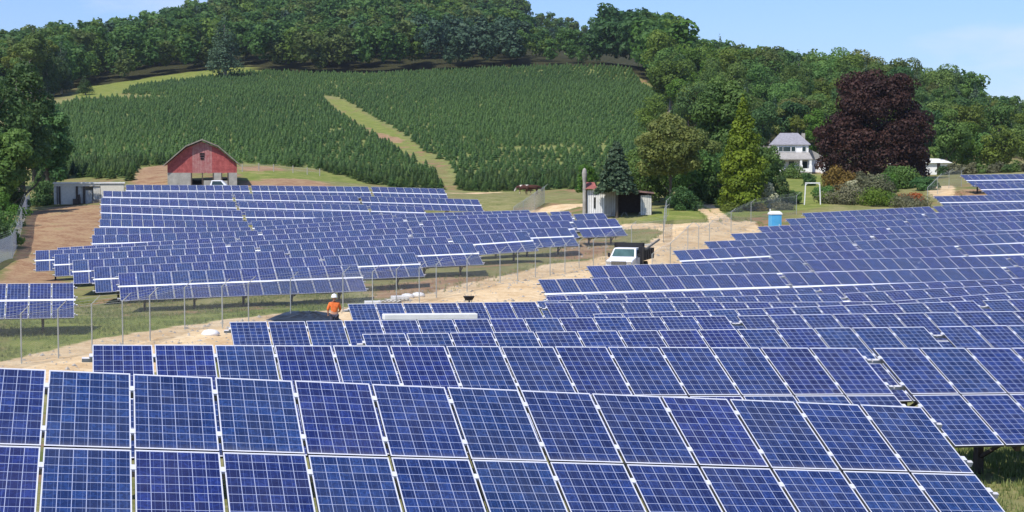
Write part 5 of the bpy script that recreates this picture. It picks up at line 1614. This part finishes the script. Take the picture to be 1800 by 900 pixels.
# white packing material behind the fence
for i, (px, Y, rz) in enumerate([(652, 88, 10), (683, 91, -8), (700, 92.5, 25)]):
    p = gcol(px, Y)
    r_ = empty('pallet', p, R(rz), ['pale pallet of packing foam nearest the worker', 'middle pallet of white packing on the grass', 'white pallet lying farthest along the fence'][i], 'pallet')
    for k in range(6):
        b = MB(); b.box((-.6 + k * .24, 0, .13), (.13, 1.0, .025)); b.obj('slat', M['cream'], r_)
    for yy in (-.45, 0, .45):
        b = MB(); b.box((0, yy, .06), (1.3, .1, .11)); b.obj('bearer', M['wood'], r_)
    if i != 1:
        b = MB(); b.box((.1, 0, .24), (.9, .7, .18)); b.obj('foam_block', M['white'], r_, bevel=.03)
for i, (px, Y) in enumerate([(640, 86.5), (716, 95), (735, 95.5), (370, 73)]):
    p = gcol(px, Y); b = MB(); b.lathe([(.3, 0), (.34, .12), (.25, .25), (.08, .3)], k=9, sx=1.3); tag(b.obj('sack', M['white'], None, loc=p, smooth=True), ['white sack beside the foam pallets', 'white sack on the sand edge past the pallets', 'last white sack of the group on the sand', 'white sack lying on the verge left of the sand road'][i], 'sack')
# long pale beam resting over trestles between two rows
pa_, pb2 = at(673, 557, 50), at(838, 555.5, 50.9)
mid_ = (pa_ + pb2) / 2
gzz = g1(mid_.x, mid_.y)
bmr = empty('steel_duct', (mid_.x, mid_.y, gzz), 0, 'long pale boxed beam lying level between two solar rows', 'beam')
b = MB(); b.beam(pa_ - Vector((mid_.x, mid_.y, gzz)), pb2 - Vector((mid_.x, mid_.y, gzz)), .30, .19); b.obj('beam', M['white'], bmr, bevel=.03)
for t_ in (.12, .5, .88):
    q = pa_.lerp(pb2, t_) - Vector((mid_.x, mid_.y, gzz)); wz = g1(q.x + mid_.x, q.y + mid_.y) - gzz
    b = MB(); b.beam((q.x, q.y, q.z - .1), (q.x - .12, q.y - .3, wz - .05), .06, .06); b.beam((q.x, q.y, q.z - .1), (q.x + .12, q.y + .3, wz - .05), .06, .06); b.obj('trestle', M['wood'], bmr)

# ------------------------------------------------------------------ grass where it shows close by
def tufts(n, sampler, hmin, hmax, name, mt, label):
    V, T_ = [], []
    r_ = np.random.default_rng(11)
    x, y = sampler(n, r_)
    z = gz(x, y)
    for i in range(len(x)):
        tt_ = r_.random()
        for k in range(4):
            a = r_.uniform(0, 6.28); h_ = r_.uniform(hmin, hmax); w = .012 + .012 * r_.random()
            dx, dy = math.cos(a), math.sin(a); l = r_.uniform(.1, .6) * h_
            bx_, by_ = x[i] + r_.normal() * .05, y[i] + r_.normal() * .05
            V += [(bx_ - dy * w, by_ + dx * w, z[i] - .02), (bx_ + dy * w, by_ - dx * w, z[i] - .02), (bx_ + dx * l, by_ + dy * l, z[i] + h_)]
            T_ += [min(1, tt_ * .6 + r_.random() * .4)] * 3
    o = link(name, np_mesh(name, np.array(V), np.arange(len(V)).reshape(-1, 3), [M[mt]], np.array(T_), tri=True))
    tag(o, label, 'grass', kind='stuff')
M['lf_grass'] = leafmat('grass blades', (0.14, 0.20, 0.05), (0.36, 0.38, 0.13), 0.4)
def corner(n, r_):
    return r_.uniform(5, 16, n), r_.uniform(20, 36, n)
tufts(9000, corner, .05, .16, 'grass', 'lf_grass', 'short rough grass under and between the nearest solar tables')
def verge(n, r_):
    x = r_.uniform(-32, 4, n * 3); y = r_.uniform(52, 100, n * 3)
    k = (comb(sand_f, x, y) < .2) & (comb(soil_f, x, y) < .5)
    x, y = x[k][:n], y[k][:n]
    g = np.sin(x * 1.1 + np.sin(y)) * np.sin(y * .8) > -.35
    return x[g], y[g]
tufts(20000, verge, .05, .16, 'meadow_grass', 'lf_grass', 'rough meadow grass on both sides of the long fence')

# loose stones and clods on the tracks
def stones():
    r_ = np.random.default_rng(21)
    b = MB()
    x = r_.uniform(-30, 45, 26000); y = r_.uniform(50, 165, 26000)
    k = (comb(sand_f, x, y) > .4) | ((comb(soil_f, x, y) > .5) & (r_.random(len(x)) < .5))
    x, y = x[k][:2600], y[k][:2600]
    z = gz(x, y)
    for i in range(len(x)):
        q = .03 + .10 * r_.random() ** 3
        v = [(x[i] + dx * q * r_.uniform(.7, 1.3), y[i] + dy * q * r_.uniform(.7, 1.3), z[i] + dz * q * r_.uniform(.6, 1)) for dx, dy, dz in ((1, 0, 0), (0, 1, 0), (-1, 0, 0), (0, -1, 0), (0, 0, 1), (0, 0, -.6))]
        b.add(v, [(0, 1, 4), (1, 2, 4), (2, 3, 4), (3, 0, 4)])
    o = b.obj('gravel', M['stone']); tag(o, 'loose stones and clods scattered over the sand road', 'gravel', kind='stuff')
stones()
def roadside(n, r_):
    x = r_.uniform(-32, 60, n * 6); y = r_.uniform(60, 190, n * 6)
    c_ = comb(sand_f, x, y); d_ = comb(soil_f, x, y)
    k = ((c_ > .02) & (c_ < .55)) | ((d_ > .3) & (r_.random(len(x)) < .25))
    return x[k][:n], y[k][:n]
tufts(9000, roadside, .08, .30, 'roadside_weeds', 'lf_grass', 'dry weeds along the ragged edges of the sand road')

# ------------------------------------------------------------------ summer haze
hz = MB(); hz.box((100, 950, 95), (6900, 5400, 350))
hm = bpy.data.materials.new('pale summer haze'); hm.use_nodes = True
ht = hm.node_tree; ht.nodes.remove(ht.nodes['Principled BSDF'])
pv = ht.nodes.new('ShaderNodeVolumePrincipled'); pv.inputs['Color'].default_value = (0.80, 0.88, 1.0, 1); pv.inputs['Density'].default_value = 0.00007; pv.inputs['Anisotropy'].default_value = 0.2
ht.links.new(pv.outputs[0], ht.nodes['Material Output'].inputs['Volume'])
ho = hz.obj('haze', hm); tag(ho, kind='stuff'); ho['label'] = 'thin bluish summer haze over the valley'
